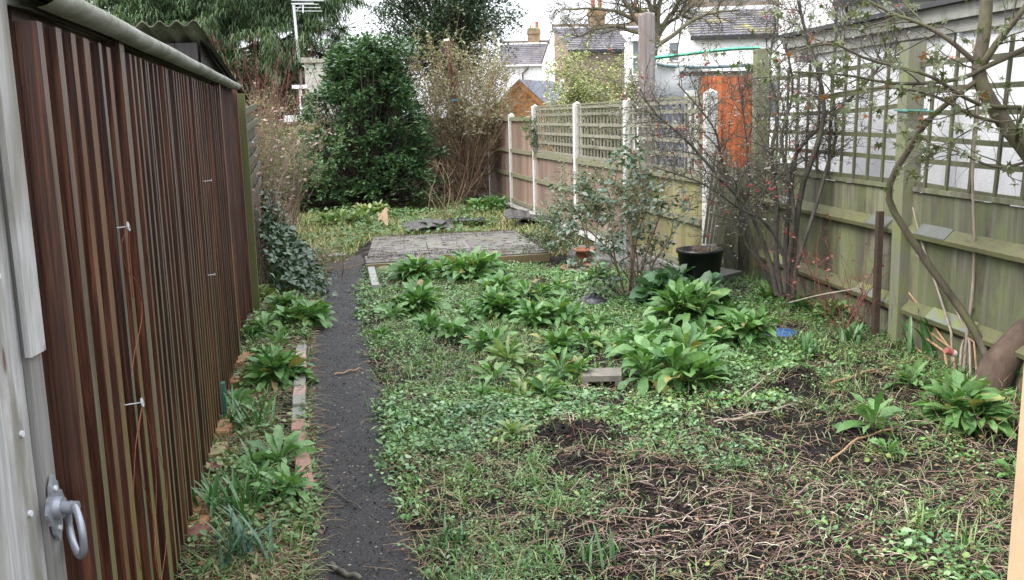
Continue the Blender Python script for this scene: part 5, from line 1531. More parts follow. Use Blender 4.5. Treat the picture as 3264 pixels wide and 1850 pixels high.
# stalks of it
X, Y = inbed(46000, 2.5, 10, 1.4)
ok = rng.random(len(X)) < dens(X, Y) * .7 + .2
X, Y = X[ok], Y[ok]; n = len(X)
P = np.column_stack([X, Y, gh(X, Y)])
V, F = blades(P, rng.uniform(0, 6.283, n), rng.uniform(.5, 1.5, n), rng.uniform(-.4, .8, n), rng.uniform(.03, .10, n), rng.uniform(.0012, .003, n), (1, 1, .8, .2), .2)
GRS = leafmat('grass_blade', [(.07, .15, .03), (.11, .19, .05), (.2, .24, .1), (.34, .33, .2)], .5, .4, .2)
props(MB().add(V, F).build('fine_grass', GRS, None, loc=(0, 0, 0)), None, None, kind='stuff')
# taller grass tufts scattered through the weeds
X, Y = inbed(1500, 2.5, 10.2, 1.4)
ok = rng.random(len(X)) < np.clip(dens(X, Y) * 1.1, .1, 1) * np.where(fbm(X, Y + 30, 1.3) > .47, 1, .25)
X, Y = X[ok], Y[ok]; ii = np.repeat(np.arange(len(X)), 13); n = len(ii)
x_, y_ = X[ii] + rng.normal(0, .018, n), Y[ii] + rng.normal(0, .018, n)
P = np.column_stack([x_, y_, gh(x_, y_)])
e0 = rng.uniform(.8, 1.5, n)
V, F = blades(P, rng.uniform(0, 6.283, n), e0, e0 - rng.uniform(.5, 1.7, n), rng.uniform(.05, .15, n), rng.uniform(.0018, .004, n), (1, 1, .9, .6, .1), .25)
props(MB().add(V, F).build('grass_tufts', leafmat('tuft_blade', [(.045, .13, .025), (.075, .18, .04), (.12, .23, .06), (.2, .26, .09), (.32, .32, .17)], .5, .4, .2), None, loc=(0, 0, 0)), None, None, kind='stuff')
# left border growth
def inleft(n, y0, y1, pw=1.2):
    Y = y0 + (y1 - y0) * rng.random(n) ** pw
    l, r = pathx(Y)
    a_ = shedx(Y) + .05
    X = a_ + (l + .02 + np.abs(rng.normal(0, .025, n)) - a_) * rng.random(n)
    keep = ~((X > l - .17) & (X < l - .03) & (Y > 3.9) & (Y < 7.2) & (rng.random(n) < .85))
    return X[keep], Y[keep]
X, Y = inleft(26000, 2.6, 12.5, 1.25)
ok = rng.random(len(X)) < np.clip(fbm(X, Y, 2.6) * 2.2 - .82, .03, .8)
X, Y = X[ok], Y[ok]; n = len(X)
P = np.column_stack([X, Y, gh(X, Y) + rng.uniform(.01, .07, n)])
e = rng.normal(.2, .4, n); sz = rng.uniform(.006, .016, n)
V, F = blades(P, rng.uniform(0, 6.283, n), e, e - .4, sz * 2.3, sz, (.3, 1, .8, .1), .25, rng.normal(0, .3, n))
X, Y = inleft(9000, 2.5, 12.5, 1.25); n2_ = len(X)
P = np.column_stack([X, Y, gh(X, Y)])
V2, F2 = blades(P, rng.uniform(0, 6.283, n2_), rng.uniform(.4, 1.5, n2_), rng.uniform(-.8, .6, n2_), rng.uniform(.04, .15, n2_), rng.uniform(.0015, .0035, n2_), (1, 1, .8, .2), .2)
props(MB().add(V, F).add(V2, F2).build('border_weeds', leafmat('border_weed', [(.05, .12, .03), (.09, .18, .05), (.14, .22, .08), (.26, .25, .12)], .5, .4, .2), None, loc=(0, 0, 0)), None, None, kind='stuff')
# ---------------------------------------------------------------- litter: dry stems and roots
def litter(n, XY, L, r, mt, name, wander=.25, lift=.02, azm=None, k=6):
    X, Y = XY
    n = len(X)
    az = rng.uniform(0, 6.283, n) if azm is None else rng.normal(azm[0], azm[1], n)
    P0_ = np.column_stack([X, Y, np.zeros(n)])
    D0 = np.column_stack([np.cos(az), np.sin(az), np.zeros(n)])
    Ln = L * rng.uniform(.4, 1.5, n)
    B = grow(rng, P0_, D0, Ln, k, wander)
    t = np.linspace(0, 1, k + 1)
    arch = np.sin(t * np.pi)[None] * (Ln * rng.uniform(0, .16, n))[:, None]
    B[:, :, 2] = gh(B[:, :, 0], B[:, :, 1]) + .004 + rng.uniform(0, lift, n)[:, None] + arch
    R_ = taper(r * rng.uniform(.6, 1.3, n), k, end=.5)
    V, F = tubes(B, R_, 4)
    props(MB().add(V, F).build(name, mt, None, True, loc=(0, 0, 0)), None, None, kind='stuff')
STRAW = leafmat('dry_stem', [(.10, .06, .035), (.18, .115, .07), (.30, .21, .13), (.42, .32, .22)], .7, .3, 0)
PINK = leafmat('pinkish_root', [(.07, .038, .03), (.14, .078, .062), (.26, .16, .13), (.46, .33, .28)], .6, .35, 0)
PALE = leafmat('bleached_root', [(.40, .36, .24), (.52, .47, .34), (.62, .58, .46)], .6, .3, 0)
X, Y = inbed(6500, 2.4, 10.5, 1.5)
ok = rng.random(len(X)) < np.clip(1.15 - dens(X, Y), .15, 1) * (1 - .75 * soilmask(X, Y))
litter(0, (X[ok], Y[ok]), .13, .0016, STRAW, 'dry_stem_litter')
X, Y = inleft(8000, 2.4, 12.5, 1.3)
litter(0, (X, Y), .13, .0020, STRAW, 'border_litter')
# loose roots raked into the near right corner
def corner(n, x0, x1, y0, y1): return rng.uniform(x0, x1, n), rng.uniform(y0, y1, n)
def pxarea(n, xs, ys):
    u = rng.uniform(xs[0], xs[1], n); v = rng.uniform(ys[0], ys[1], n)
    Q = np.array([g(a_, b_)[:2] for a_, b_ in zip(u, v)])
    return Q[:, 0], Q[:, 1]
litter(0, pxarea(230, (1480, 2540), (1180, 1470)), .13, .0016, PINK, 'raked_roots', .33, .03, (.35, .8))
litter(0, pxarea(80, (1380, 2100), (1250, 1470)), .28, .0022, PINK, 'raked_roots', .22, .04, (.42, .4))
litter(0, pxarea(230, (1420, 2560), (1020, 1300)), .15, .0018, PINK, 'raked_roots', .3, .03)
litter(0, pxarea(150, (1560, 2300), (1230, 1440)), .08, .0019, PALE, 'bleached_roots', .4, .04)
litter(0, pxarea(160, (1180, 1500), (930, 1090)), .08, .0022, PALE, 'bleached_roots', .35, .04)
litter(0, pxarea(420, (990, 1330), (1000, 1460)), .10, .0018, STRAW, 'dry_stem_litter', .2, .03)
litter(0, pxarea(1100, (1380, 2540), (1120, 1470)), .045, .0014, PINK, 'broken_root_bits', .45, .012)
X, Y = inbed(9000, 2.4, 10.5, 1.5)
litter(0, (X, Y), .035, .0012, STRAW, 'broken_stem_bits', .4, .01)
# crumbs of debris along the margins of the path
Yq = 2.6 + 8 * rng.random(1500) ** 1.3
l, r = pathx(Yq)
side = rng.random(1500) < .5
Xq = np.where(side, l + np.abs(rng.normal(0, .05, 1500)), r - np.abs(rng.normal(0, .06, 1500)))
litter(0, (Xq, Yq), .07, .0016, leafmat('dark_debris', [(.03, .022, .018), (.08, .055, .04), (.22, .16, .10)], .7, .3, 0), 'path_debris', .25, .006)
# fallen brown leaves
def fallen(n, XY, L, mt, name):
    X, Y = XY
    n = len(X)
    e = rng.normal(0, .25, n)
    V, F = blades(np.column_stack([X, Y, gh(X, Y) + .012 + .03 * rng.random(n)]), rng.uniform(0, 6.283, n), e, e - rng.uniform(-.5, .9, n), L * rng.uniform(.6, 1.4, n), L * .25, (.1, .8, 1, .6, .05), .35, rng.normal(0, .5, n))
    props(MB().add(V, F).build(name, mt, None, True, loc=(0, 0, 0)), None, None, kind='stuff')
DEADL = leafmat('fallen_leaf', [(.11, .05, .025), (.20, .10, .05), (.30, .18, .10), (.08, .05, .04)], .6, .3, .1)
fallen(0, inbed(2600, 2.4, 10.5, 1.5), .022, DEADL, 'fallen_leaves')
fallen(0, inleft(1300, 2.4, 10), .034, DEADL, 'fallen_leaves')
# clods of black soil
X, Y = inbed(240000, 2.4, 10.5, 1.5)
ok = rng.random(len(X)) < np.clip(soilmask(X, Y) * .9, .015, 1) * .5
X, Y = X[ok], Y[ok]; n = len(X)
s_ = rng.uniform(.003, .009, n) * np.where(rng.random(n) < .03, 2.8, 1)
jit = 1 + rng.normal(0, .22, (n, 7, 3))
V = np.column_stack([X, Y, gh(X, Y) + s_ * .3])[:, None] + ico[None] * jit * s_[:, None, None] * np.array([1, 1, .75])
F = (np.arange(n) * 7)[:, None, None] + icf[None]
m = M('black_clod', .85, .12)
m.col(m.ramp(m.rnd(), [(0, (.006, .005, .005)), (.75, (.02, .016, .015)), (.93, (.03, .024, .02)), (1, (.12, .09, .06))]))
props(MB().add(V.reshape(-1, 3), F.reshape(-1, 3)).build('soil_clods', m.m, None, loc=(0, 0, 0)), None, None, kind='stuff')
# grit on the path and litter on the patio
Yq = 2.4 + 8.6 * rng.random(9000) ** 1.5
l, r = pathx(Yq)
Xq = l + (r - l) * rng.random(9000)
n = 9000
s_ = rng.uniform(.0012, .0035, n) * np.where(rng.random(n) < .05, 2.0, 1)
jit = 1 + rng.normal(0, .25, (n, 7, 3))
V = np.column_stack([Xq, Yq, np.maximum(gh(Xq, Yq), .009) + s_ * .3])[:, None] + ico[None] * jit * s_[:, None, None]
F = (np.arange(n) * 7)[:, None, None] + icf[None]
m = M('path_grit', .8, .2)
m.col(m.ramp(m.rnd(), [(0, (.008, .008, .009)), (.6, (.03, .028, .028)), (.85, (.10, .08, .06)), (.97, (.30, .25, .18)), (1, (.5, .46, .4))]))
props(MB().add(V.reshape(-1, 3), F.reshape(-1, 3)).build('path_grit', m.m, None, loc=(0, 0, 0)), None, None, kind='stuff')
n = 420
st_ = rng.random(n); tt_ = np.where(rng.random(n) < .55, rng.random(n) ** 3, 1 - rng.random(n) ** 3)
Q = np.array([bil(a_, b_) for a_, b_ in zip(st_, tt_)])
az = rng.uniform(0, 6.283, n)
B = grow(rng, np.column_stack([Q, np.full(n, PZ + .014)]), np.column_stack([np.cos(az), np.sin(az), 0 * az]), rng.uniform(.04, .22, n), 5, .25)
B[:, :, 2] = PZ + .012 + .01 * rng.random((n, 1))
props(MB().add(*tubes(B, taper(np.full(n, .003), 5), 4)).build('patio_litter', leafmat('dark_patio_litter', [(.02, .016, .014), (.06, .045, .035), (.2, .14, .09)], .7, .3, 0), None, loc=(0, 0, 0)), None, None, kind='stuff')
n = 2600
st_ = rng.random(n); tt_ = .16 + rng.normal(0, .03, n) + .1 * (rng.random(n) < .2) + .72 * (rng.random(n) < .25)
Q = np.array([bil(a_, min(b_, 1)) for a_, b_ in zip(st_, tt_)])
s_ = rng.uniform(.0015, .007, n)
V = np.column_stack([Q, np.full(n, PZ + .008)])[:, None] + ico[None] * (1 + rng.normal(0, .25, (n, 7, 3))) * s_[:, None, None] * np.array([1, 1, .6])
F = (np.arange(n) * 7)[:, None, None] + icf[None]
props(MB().add(V.reshape(-1, 3), F.reshape(-1, 3)).build('patio_dirt', D.materials['black_clod'], None, loc=(0, 0, 0)), None, None, kind='stuff')
# ---------------------------------------------------------------- weedy end of the garden
X = rng.uniform(-4.6, 1.4, 36000); Y = rng.uniform(11.2, 19.8, 36000)
ok = (X > shedx(Y) + .1) & (X < cfx(Y) - .4 * rng.random(len(X)) ** .5 - .08)
inp = (Y > 10.4) & (Y < 13.2 + .1 * X) & (X > -1.95) & (X < .45)
ok &= ~inp
X, Y = X[ok], Y[ok]; n = len(X)
P = np.column_stack([X, Y, gh(X, Y)])
tall = .05 + .12 * fbm(X, Y, .8)
V, F = blades(P, rng.uniform(0, 6.283, n), rng.uniform(.5, 1.5, n), rng.uniform(-.6, 1.0, n), tall * rng.uniform(.6, 1.5, n), rng.uniform(.004, .009, n), (1, 1, .8, .2), .2)
props(MB().add(V, F).build('rough_grass', leafmat('rough_grass_blade', [(.08, .13, .035), (.14, .19, .06), (.24, .22, .10), (.36, .29, .17)], .6, .3, .2), None, loc=(0, 0, 0)), None, None, kind='stuff')
X = rng.uniform(-4.2, -.2, 7000); Y = rng.uniform(11.4, 18.5, 7000)
ok = (X > shedx(Y) + .2) & (fbm(X, Y, 1.1) > .47) & ~((Y < 13.1) & (X > -1.95))
X, Y = X[ok], Y[ok]; n = len(X)
P = np.column_stack([X, Y, gh(X, Y) + rng.uniform(.03, .32, n) * fbm(X, Y, 1.3)])
V, F = leafcloud(rng, P, .07, .026, (-.4, .7))
props(MB().add(V, F).build('bank_weeds', leafmat('bank_weed_leaf', [(.045, .10, .035), (.08, .15, .05), (.13, .2, .08)], .5, .4, .18), None, loc=(0, 0, 0)), None, None, kind='stuff')
# heap of dead grass and brambles
rng = np.random.default_rng(61)
P = g(800, 510); P = G(800 * K, 525 * K, .0)
n = 1500
B0 = np.column_stack([P[0] + rng.normal(0, .45, n), P[1] + .3 + rng.normal(0, .45, n), np.abs(rng.normal(.22, .13, n))])
az = rng.uniform(0, 6.283, n)
B = grow(rng, B0, np.column_stack([np.cos(az), np.sin(az), rng.uniform(-.1, .7, n)]), .45, 7, .25, -.05)
B[:, :, 2] = np.maximum(B[:, :, 2], .01)
o = MB().add(*tubes(B, taper(np.full(n, .0035), 7), 3)).build('dead_grass_heap', leafmat('dead_grass', [(.17, .10, .05), (.29, .19, .10), (.42, .30, .18)], .7, .2, .1), None, True, loc=P)
props(o, 'tangled straw coloured heap of dead grass in front of the laurel', 'dead grass')
def brush(x, y, n, L, r, label, seed, lean=(0, 0), up=1., mt=None, name='dry_plant', sp=.12, wander=.08, z0=0):
    rng = np.random.default_rng(seed)
    P = g(x, y); P[2] = float(gh(P[0], P[1])) + z0
    S0 = P + np.column_stack([rng.normal(0, sp, n), rng.normal(0, sp, n), np.zeros(n)])
    D0 = np.column_stack([rng.normal(lean[0], .35, n), rng.normal(lean[1], .35, n), np.full(n, up)])
    B = grow(rng, S0, D0, L * rng.uniform(.5, 1.15, n), 8, wander)
    R_ = taper(r * rng.uniform(.7, 1.2, n), 8)
    S1, D1, _, _ = branch(rng, B, R_, 3, .4, 1, .6)
    B1 = grow(rng, S1, D1, L * .3 * rng.uniform(.4, 1, len(S1)), 4, .2)
    o = MB().add(*tubes(B, R_, 4)).add(*tubes(B1, taper(np.full(len(S1), r * .5), 4), 3)).build(name, mt or stemm, None, True, loc=P)
    props(o, label, 'dead stems')
brush(945, 530, 26, 1.0, .007, 'sheaf of dead upright stems leaning left in front of the laurel', 1, (-.5, .1))
brush(1120, 560, 10, 1.1, .006, 'single file of thin dead stems standing before the dark back fence', 2, (.05, 0))
brush(755, 690, 60, .55, .004, 'flattened dry stems sprawling across the path from the left border', 3, (.6, -.2), .35, None, 'dry_plant', .25, .15)
brush(745, 655, 40, .5, .004, 'dry stems spilling from the ivy towards the path', 4, (.5, -.1), .4, None, 'dry_plant', .2, .15)
brush(1620, 760, 30, .5, .005, 'dark broken stems around the foot of the rose bush', 5, (.0, 0), .8, bk)
brush(2150, 830, 20, .6, .004, 'thin thorny stems with red new shoots under the trellis', 6, (0, -.1), 1., redbark)
brush(1850, 690, 16, .7, .004, 'wiry twigs beside the squat green post', 7, (-.2, 0), 1., bk)
brush(2480, 1080, 24, .3, .004, 'short pale broken stems below the thick leaning trunk', 8, (0, 0), .5, STRAW)
brush(2180, 1010, 14, .7, .003, 'thin green twig shoots in front of the cut canes', 9, (.1, 0), 1., lich)
# ================================================================ SHRUBS AND OBJECTS IN THE BED
rosel = leafmat('grey_green_rose_leaf', [(.035, .075, .045), (.06, .11, .07), (.10, .155, .11), (.16, .2, .15)], .4, .5, .15)
q = g(1575, 745)
def bushleaf(name, label, base, mains_, Y0, n1, n2, leaf, seed, bark_, cat='shrub', k1=(.15, .45)):
    rng = np.random.default_rng(seed)
    t = Thing(name, label, cat, base)
    ML = np.array([px(p, Y0, 14) for p, a_, b_ in mains_]); MR = np.array([np.linspace(a_, b_, 15) for p, a_, b_ in mains_])
    S1, D1, r1, _ = branch(rng, ML, MR, n1, .25, 1, .8, .15)
    B1 = grow(rng, S1, D1, rng.uniform(*k1, len(S1)), 6, .18); R1 = taper(np.minimum(r1 * .55, .0045), 6)
    S2, D2, r2, _ = branch(rng, B1, R1, n2, .2, 1, .8)
    B2 = grow(rng, S2, D2, rng.uniform(.06, .2, len(S2)), 4, .2); R2 = taper(np.full(len(S2), .002), 4)
    MB().add(*tubes(ML, MR, 6)).add(*tubes(B1, R1, 4)).add(*tubes(B2, R2, 3)).build('stems', bark_, t)
    cnt, L, w_, mt, zmin = leaf
    pts = np.vstack([along(rng, B2, int(cnt * .8)), along(rng, B1, int(cnt * .2))])
    pts = pts[pts[:, 2] > zmin]
    v, f = leafcloud(rng, pts + rng.normal(0, .01, pts.shape), L, w_, (-.7, .6), (.15, .95, .8, .05))
    MB().add(v, f).build('leaves', mt, t)
    return t
bushleaf('rose_bush', 'grey green leaved rose bush with tan stems standing before the third concrete post', (q[0], q[1], 0),
    [([(1575, 745, 0), (1585, 620, 0), (1570, 540, 0), (1530, 470, 0), (1500, 430, 0)], .014, .004),
     ([(1580, 745, 0), (1595, 600, .1), (1620, 520, .1), (1610, 440, .1), (1600, 390, .1)], .016, .004),
     ([(1600, 745, 0), (1620, 640, 0), (1655, 540, -.1), (1665, 470, -.1)], .012, .005),
     ([(1565, 740, 0), (1540, 650, 0), (1480, 580, -.1), (1440, 560, -.1)], .010, .003),
     ([(1570, 745, -.1), (1545, 660, -.2), (1535, 590, -.2), (1520, 520, -.2)], .010, .003),
     ([(1610, 745, .1), (1640, 660, .1), (1680, 600, .1), (1690, 540, .1)], .011, .004),
     ([(1590, 745, .2), (1600, 660, .2), (1580, 590, .2), (1560, 500, .2)], .010, .003),
     ([(1560, 745, -.1), (1530, 720, -.2), (1500, 690, -.3), (1490, 650, -.3)], .008, .003)], 8.6, 12, 4, (1250, .055, .017, rosel, .12), 71, barkmat('tan_rose_stem', (.13, .085, .05), (.28, .2, .13)))
q = g(1640, 690)
bushleaf('climbing_rose', 'dark leaved rose shoot climbing in front of the fourth concrete post', (AY(2010, 600, 10.4)[0], 10.4, 0),
    [([(1600, 600, 0), (1590, 500, 0), (1585, 430, 0), (1590, 380, 0)], .008, .004), ([(1602, 600, 0), (1612, 520, 0), (1600, 440, 0), (1575, 395, 0)], .007, .003)], 10.4, 8, 3, (170, .065, .024, FOXD, .7), 72, bk)
tk = bushleaf('low_shrub', 'low dense shrub of tiny pale green leaves at the right edge of the patio', (ay(1480, 640, 10.9)[0], 10.9, 0),
    [([(1480, 640, 0), (1460, 560, 0), (1440, 520, 0), (1420, 480, 0)], .008, .003), ([(1490, 640, 0), (1500, 560, 0), (1510, 510, .1), (1520, 470, .1)], .008, .003),
     ([(1470, 645, 0), (1430, 600, -.1), (1405, 590, -.1), (1395, 580, -.1)], .007, .003), ([(1480, 645, 0), (1440, 620, -.2), (1400, 622, -.2), (1350, 615, -.2)], .006, .003),
     ([(1500, 645, 0), (1540, 580, 0), (1560, 540, 0), (1575, 500, .0)], .008, .003), ([(1480, 640, .1), (1470, 560, .2), (1480, 500, .2), (1470, 465, .2)], .008, .003)], 10.9, 16, 6, (7500, .028, .010, leafmat('tiny_grey_green_leaf', [(.06, .10, .055), (.10, .15, .08), (.15, .20, .12), (.2, .25, .13)], .5, .4, .2), .15), 73, tanbark, 'shrub', (.12, .4))
q = g(2100, 800)
twiggy('rose_bush', 'sparse thorny rose with red new leaves beside the rusty stake', 'shrub', (*Rf(6.95, .3, 0)[:2], 0), 9, .85, .45, .006, redbark, (5, 3), (70, .035, .013, leafmat('red_new_leaf', [(.25, .05, .04), (.35, .09, .06), (.12, .10, .05)])), 74, (.15, .4))
rng = np.random.default_rng(75)
# ---- kerb stone, brick edging
def gz(x, y): 
    P = g(x, y); return np.array([P[0], P[1], 0])
a0, a1 = gz(925, 660), gz(943, 736)
d_ = (a1 - a0); ln = np.linalg.norm(d_); d_ /= ln
mb = MB(); s_ = np.array([-d_[1], d_[0], 0])
mb.obox((a0 + a1) / 2 - [0, 0, .08], d_ * ln, s_ * .075, (0, 0, .155))
mb.obox((a0 + a1) / 2 + [0, 0, .075], d_ * (ln - .01), s_ * .065, (0, 0, .006))
props(mb.build('kerb_stone', plain('lichened_concrete', (.24, .24, .215), .8, .35, 12)), 'long grey concrete kerb set on edge between the path and the bed', 'kerb')
BR = [plain('pink_brick', (.33, .22, .19), .85, .3, 22), plain('grey_brick', (.20, .195, .165), .85, .3, 22), plain('red_brick', (.25, .14, .105), .85, .3, 22)]
ed = [gz(757, 884), gz(752, 1000), gz(750, 1100), gz(763, 1200), gz(772, 1262)]
ep = pline(ed, 80)
cum = np.concatenate([[0], np.cumsum(np.linalg.norm(np.diff(ep, axis=0), axis=1))])
nbk = int(cum[-1] / .222)
blab = ['grey brick at the far end of the path edging', 'pinkish brick second from the far end of the path edging', 'pink brick of the path edging beside the widest foxglove', 'pinkish brick of the path edging just past the large leaning foxglove', 'grey green brick of the path edging level with the shed foot foxglove',
        'pale pink brick of the path edging between two grey ones', 'grey brick of the path edging next below the pale pink one', 'grey mossy brick of the path edging before the broken red one', 'broken red brick of the path edging', 'red brick of the path edging half under the pointed foxglove', 'dull red brick of the path edging nearest the camera', 'last red brick of the path edging hidden by foxglove leaves', 'buried brick end of the path edging', 'buried brick stub of the path edging']
bcol = [1, 0, 0, 0, 1, 0, 1, 1, 2, 2, 2, 2, 2, 2]
for i in range(nbk):
    sm = (i + .5) * .222
    P = np.array([np.interp(sm, cum, ep[:, k]) for k in range(3)]); Q = np.array([np.interp(sm + .05, cum, ep[:, k]) for k in range(3)])
    dv = (Q - P) / (np.linalg.norm(Q - P) + 1e-9) if i < nbk - 1 else dv
    a_ = rng.normal(0, .03); dv2 = np.array([dv[0] * math.cos(a_) - dv[1] * math.sin(a_), dv[0] * math.sin(a_) + dv[1] * math.cos(a_), rng.normal(0, .02)])
    sv = np.array([-dv2[1], dv2[0], rng.normal(0, .05)])
    mb = MB()
    top = .055 + rng.uniform(-.01, .01)
    mb.obox(P - [0, 0, .03], dv2 * .212, sv * .072, (0, 0, top + .03 - .006))
    mb.obox(P + [0, 0, top - .006], dv2 * .203, sv * .064, (0, 0, .006))
    props(mb.build('edging_brick', BR[bcol[i % 14]]), blab[i % 14], 'brick', 'bricks edging the path')
# ---- bricks and stones at the shed foot
OBR = [plain('orange_stock_brick', (.25, .125, .06), .85, .35, 14), plain('dark_red_brick', (.15, .06, .045), .85, .35, 14), plain('yellow_stock_brick', (.24, .18, .09), .85, .35, 14)]
for x, y, ln, mt, lb, rz in ((596, 922, .3, 0, 'orange brick leaning at the far shed foot beside the broad foxglove', .3), (578, 975, .2, 0, 'orange brick at the shed foot left of the large border foxglove', .2),
                         (528, 1100, .22, 0, 'orange brick lying along the shed foot above the yellow one', .1), (512, 1160, .2, 2, 'yellow brick butted against the shed foot', 0.), (500, 1205, .09, 1, 'small dark red brick piece at the shed foot', .5),
                         (480, 1300, .2, 0, 'orange brick at the shed foot beside the dense bulbs', .05), (470, 1345, .1, 0, 'broken orange brick end at the near shed foot', .3), (452, 1375, .12, 1, 'dark broken brick nearest the camera at the shed foot', .6)):
    P = gz(x, y); P[0] = max(P[0], shedx(P[1]) + .06)
    c_, s2_ = math.cos(rz), math.sin(rz)
    e1 = dS * c_ + nS * s2_; e2 = nS * c_ - dS * s2_
    mb = MB(); mb.obox(P - [0, 0, .02], e1 * ln, e2 * .085, (.01, 0, .085)); mb.obox(P + [.01, 0, .065], e1 * (ln - .012), e2 * .075, (0, 0, .006))
    props(mb.build('loose_brick', OBR[mt]), lb, 'brick', 'bricks along the shed foot')
P = S(5.25, .05, .0)
props(MB().obox(P, dS * .05, nS * .02, (0, 0, .22)).build('board_offcut', plain('green_painted_board', (.03, .10, .075), .6)), 'dark green painted board end against the shed foot', 'board')
# ---- concrete block half sunk among foxgloves
P = gz(1510, 965) - np.array([0, 0, .04])
mt = plain('grey_brown_concrete', (.15, .135, .11), .85, .35, 16)
t = Thing('concrete_block', 'hollow grey concrete block under the biggest foxglove', 'block', P)
ex_, ey_ = np.array([.24, -.01, 0]), np.array([.02, .19, 0])
MB().obox(P + [0, 0, .085], ex_, ey_, (0, 0, .035)).build('top_slab', mt, t)
for sg in (-1, 1): MB().obox(P + ex_ * .42 * sg - [0, 0, .02], ex_ * .16, ey_ * .99, (0, 0, .105)).build('side_wall', mt, t)
# ---- pots
def pot(c, r0, r1, h, mt, name, label, soil=True, rim=.02):
    t = Thing(name, label, 'plant pot', c)
    MB().lathe(c, [(r0, 0), (r1, h - rim * 1.4), (r1 + rim * .6, h - rim * 1.4), (r1 + rim * .6, h), (r1 - .012, h), (r1 - .02, h - .05), (0, h - .05)], 24).build('pot', mt, t, True)
    if soil:
        a = np.linspace(0, 6.283, 22)
        MB().grid([[c + np.array([rr * math.cos(k), rr * math.sin(k), h - .035 + .02 * fbm(rr * 9 * math.cos(k), rr * 9 * math.sin(k), 3)]) for k in a] for rr in (r1 - .015, r1 * .6, .001)]).build('soil', SOILM, t, True)
    return t
BP = plain('black_plastic', (.012, .012, .014), .35, .2, 8, .5)
TC = plain('terracotta', (.22, .085, .05), .8, .3, 14)
c_ = np.array([AY(1757 * K, 700, 8.55)[0], 8.55, .09])
pot(c_, .16, .20, .35, BP, 'plant_pot', 'large black plastic pot full of dead litter beside the squat post')
brush(1757, 690, 46, .10, .003, 'litter of dry twigs heaped in the black pot', 91, (0, 0), .4, STRAW, 'dry_plant', .08, .2, 0)
D.objects['dry_plant.009'].location = tuple(c_ + np.array([0, 0, .32])) if 'dry_plant.009' in D.objects else (0, 0, 0)
c_ = g(1447, 668); c_[2] = .02
pot(np.array([c_[0], 9.9, -.03]), .13, .20, .13, plain('pale_terracotta', (.18, .10, .065), .8, .3, 14), 'plant_pot', 'wide shallow terracotta bowl in front of the patio corner')
pot(np.array([AY(1865, 800, 10.1)[0], 10.15, .10]), .075, .105, .15, TC, 'plant_pot', 'small red terracotta pot standing behind the shallow bowl')
P = g(1405, 606, .12)
props(MB().obox(P + [0, 0, .0], (.2, -.03, 0), (.02, .1, 0), (0, 0, .066)).build('loose_brick', BR[2]), 'single red brick lying on the right end of the patio', 'brick', None)
# ---- piles of old roof tiles
DT = plain('dark_roof_tile', (.055, .05, .047), .7, .4, 10)
def tilepile(x, y, z, n, label, seed, sp=.16):
    rng = np.random.default_rng(seed)
    P = G(x * K, y * K, z)
    lbs = label
    for k in range(n):
        az = rng.uniform(-.5, .5); e1 = np.array([math.cos(az), math.sin(az), rng.uniform(-.15, .15)]) * .36; e2 = np.array([-math.sin(az), math.cos(az), rng.uniform(.0, .35)]) * .25
        c = P + np.array([rng.normal(0, sp), rng.normal(0, sp * .5), .02 + .035 * k])
        mb = MB()
        V = [[c + e1 * (i_ / 8 - .5) + e2 * j_ + np.array([0, 0, .02 * abs(math.sin(i_ * .9)) + dz]) for i_ in range(9)] for j_, dz in ((-.5, 0), (.5, 0), (.5, .014), (-.5, .014), (-.5, 0))]
        props(mb.grid(V).build('roof_tile', DT), lbs[k], 'roof tile', 'old roof tiles dumped by the patio')
tilepile(1315, 566, .03, 5, ['lowest grey tile of the pile against the concrete post fence', 'second grey tile of the pile against the concrete post fence', 'tilted middle tile of the pile against the concrete post fence', 'grey tile near the top of the pile against the concrete post fence', 'topmost ridged tile of the pile against the concrete post fence'], 5)
tilepile(1120, 574, .10, 3, ['flat dark tile on the back edge of the patio', 'dark tile lying over another on the back edge of the patio', 'dark tile on top of two others at the back of the patio'], 7, .2)
tilepile(1050, 578, .10, 2, ['brown tile at the back left of the patio', 'brown tile propped on another at the back left of the patio'], 9, .06)
# black plastic sheeting scraps
def sack(x, y, w_, h, label, seed, name='plastic_sack', z0=0.):
    rng = np.random.default_rng(seed)
    P = g(x, y); P[2] = float(gh(P[0], P[1])) + z0
    n = 26
    U, Vv = np.meshgrid(np.linspace(-1, 1, n), np.linspace(-1, 1, n), indexing='ij')
    r_ = np.sqrt(U ** 2 + Vv ** 2)
    Z = h * np.clip(1 - r_ ** 2 * .8, 0, 1) * (.5 + fbm(U * 1.2 + seed, Vv * 1.2, 2.2)) + .02 * np.abs(fbm(U + seed, Vv * 3, 3) - .5)
    X_ = P[0] + U * w_ * (1 + .25 * (fbm(U, Vv + seed, 2) - .5)); Y_ = P[1] + Vv * w_ * .7
    V = np.stack([X_, Y_, P[2] + Z], -1)
    V = np.concatenate([V, V[::-1] - np.array([0, 0, .004])])
    props(MB().grid(V).build(name, plain('wrinkled_black_plastic', (.012, .012, .014), .3, .2, 10, .6, 0, .6), None, True), label, 'plastic')
sack(1485, 772, .17, .10, 'crumpled black plastic sack among foxgloves in the bed', 3)
sack(1170, 572, .28, .03, 'flat black plastic sheet on the back edge of the patio', 4, 'plastic_sheet', .12)
# blue lid
P = gz(1955, 848); P[2] = .03
props(MB().lathe(P, [(.0, .012), (.12, .012), (.13, .0), (.135, .0), (.125, .018), (.0, .02)], 24).build('lid', plain('blue_plastic', (.02, .09, .26), .45, .15), None, True), 'blue plastic lid half buried in ground cover', 'lid')
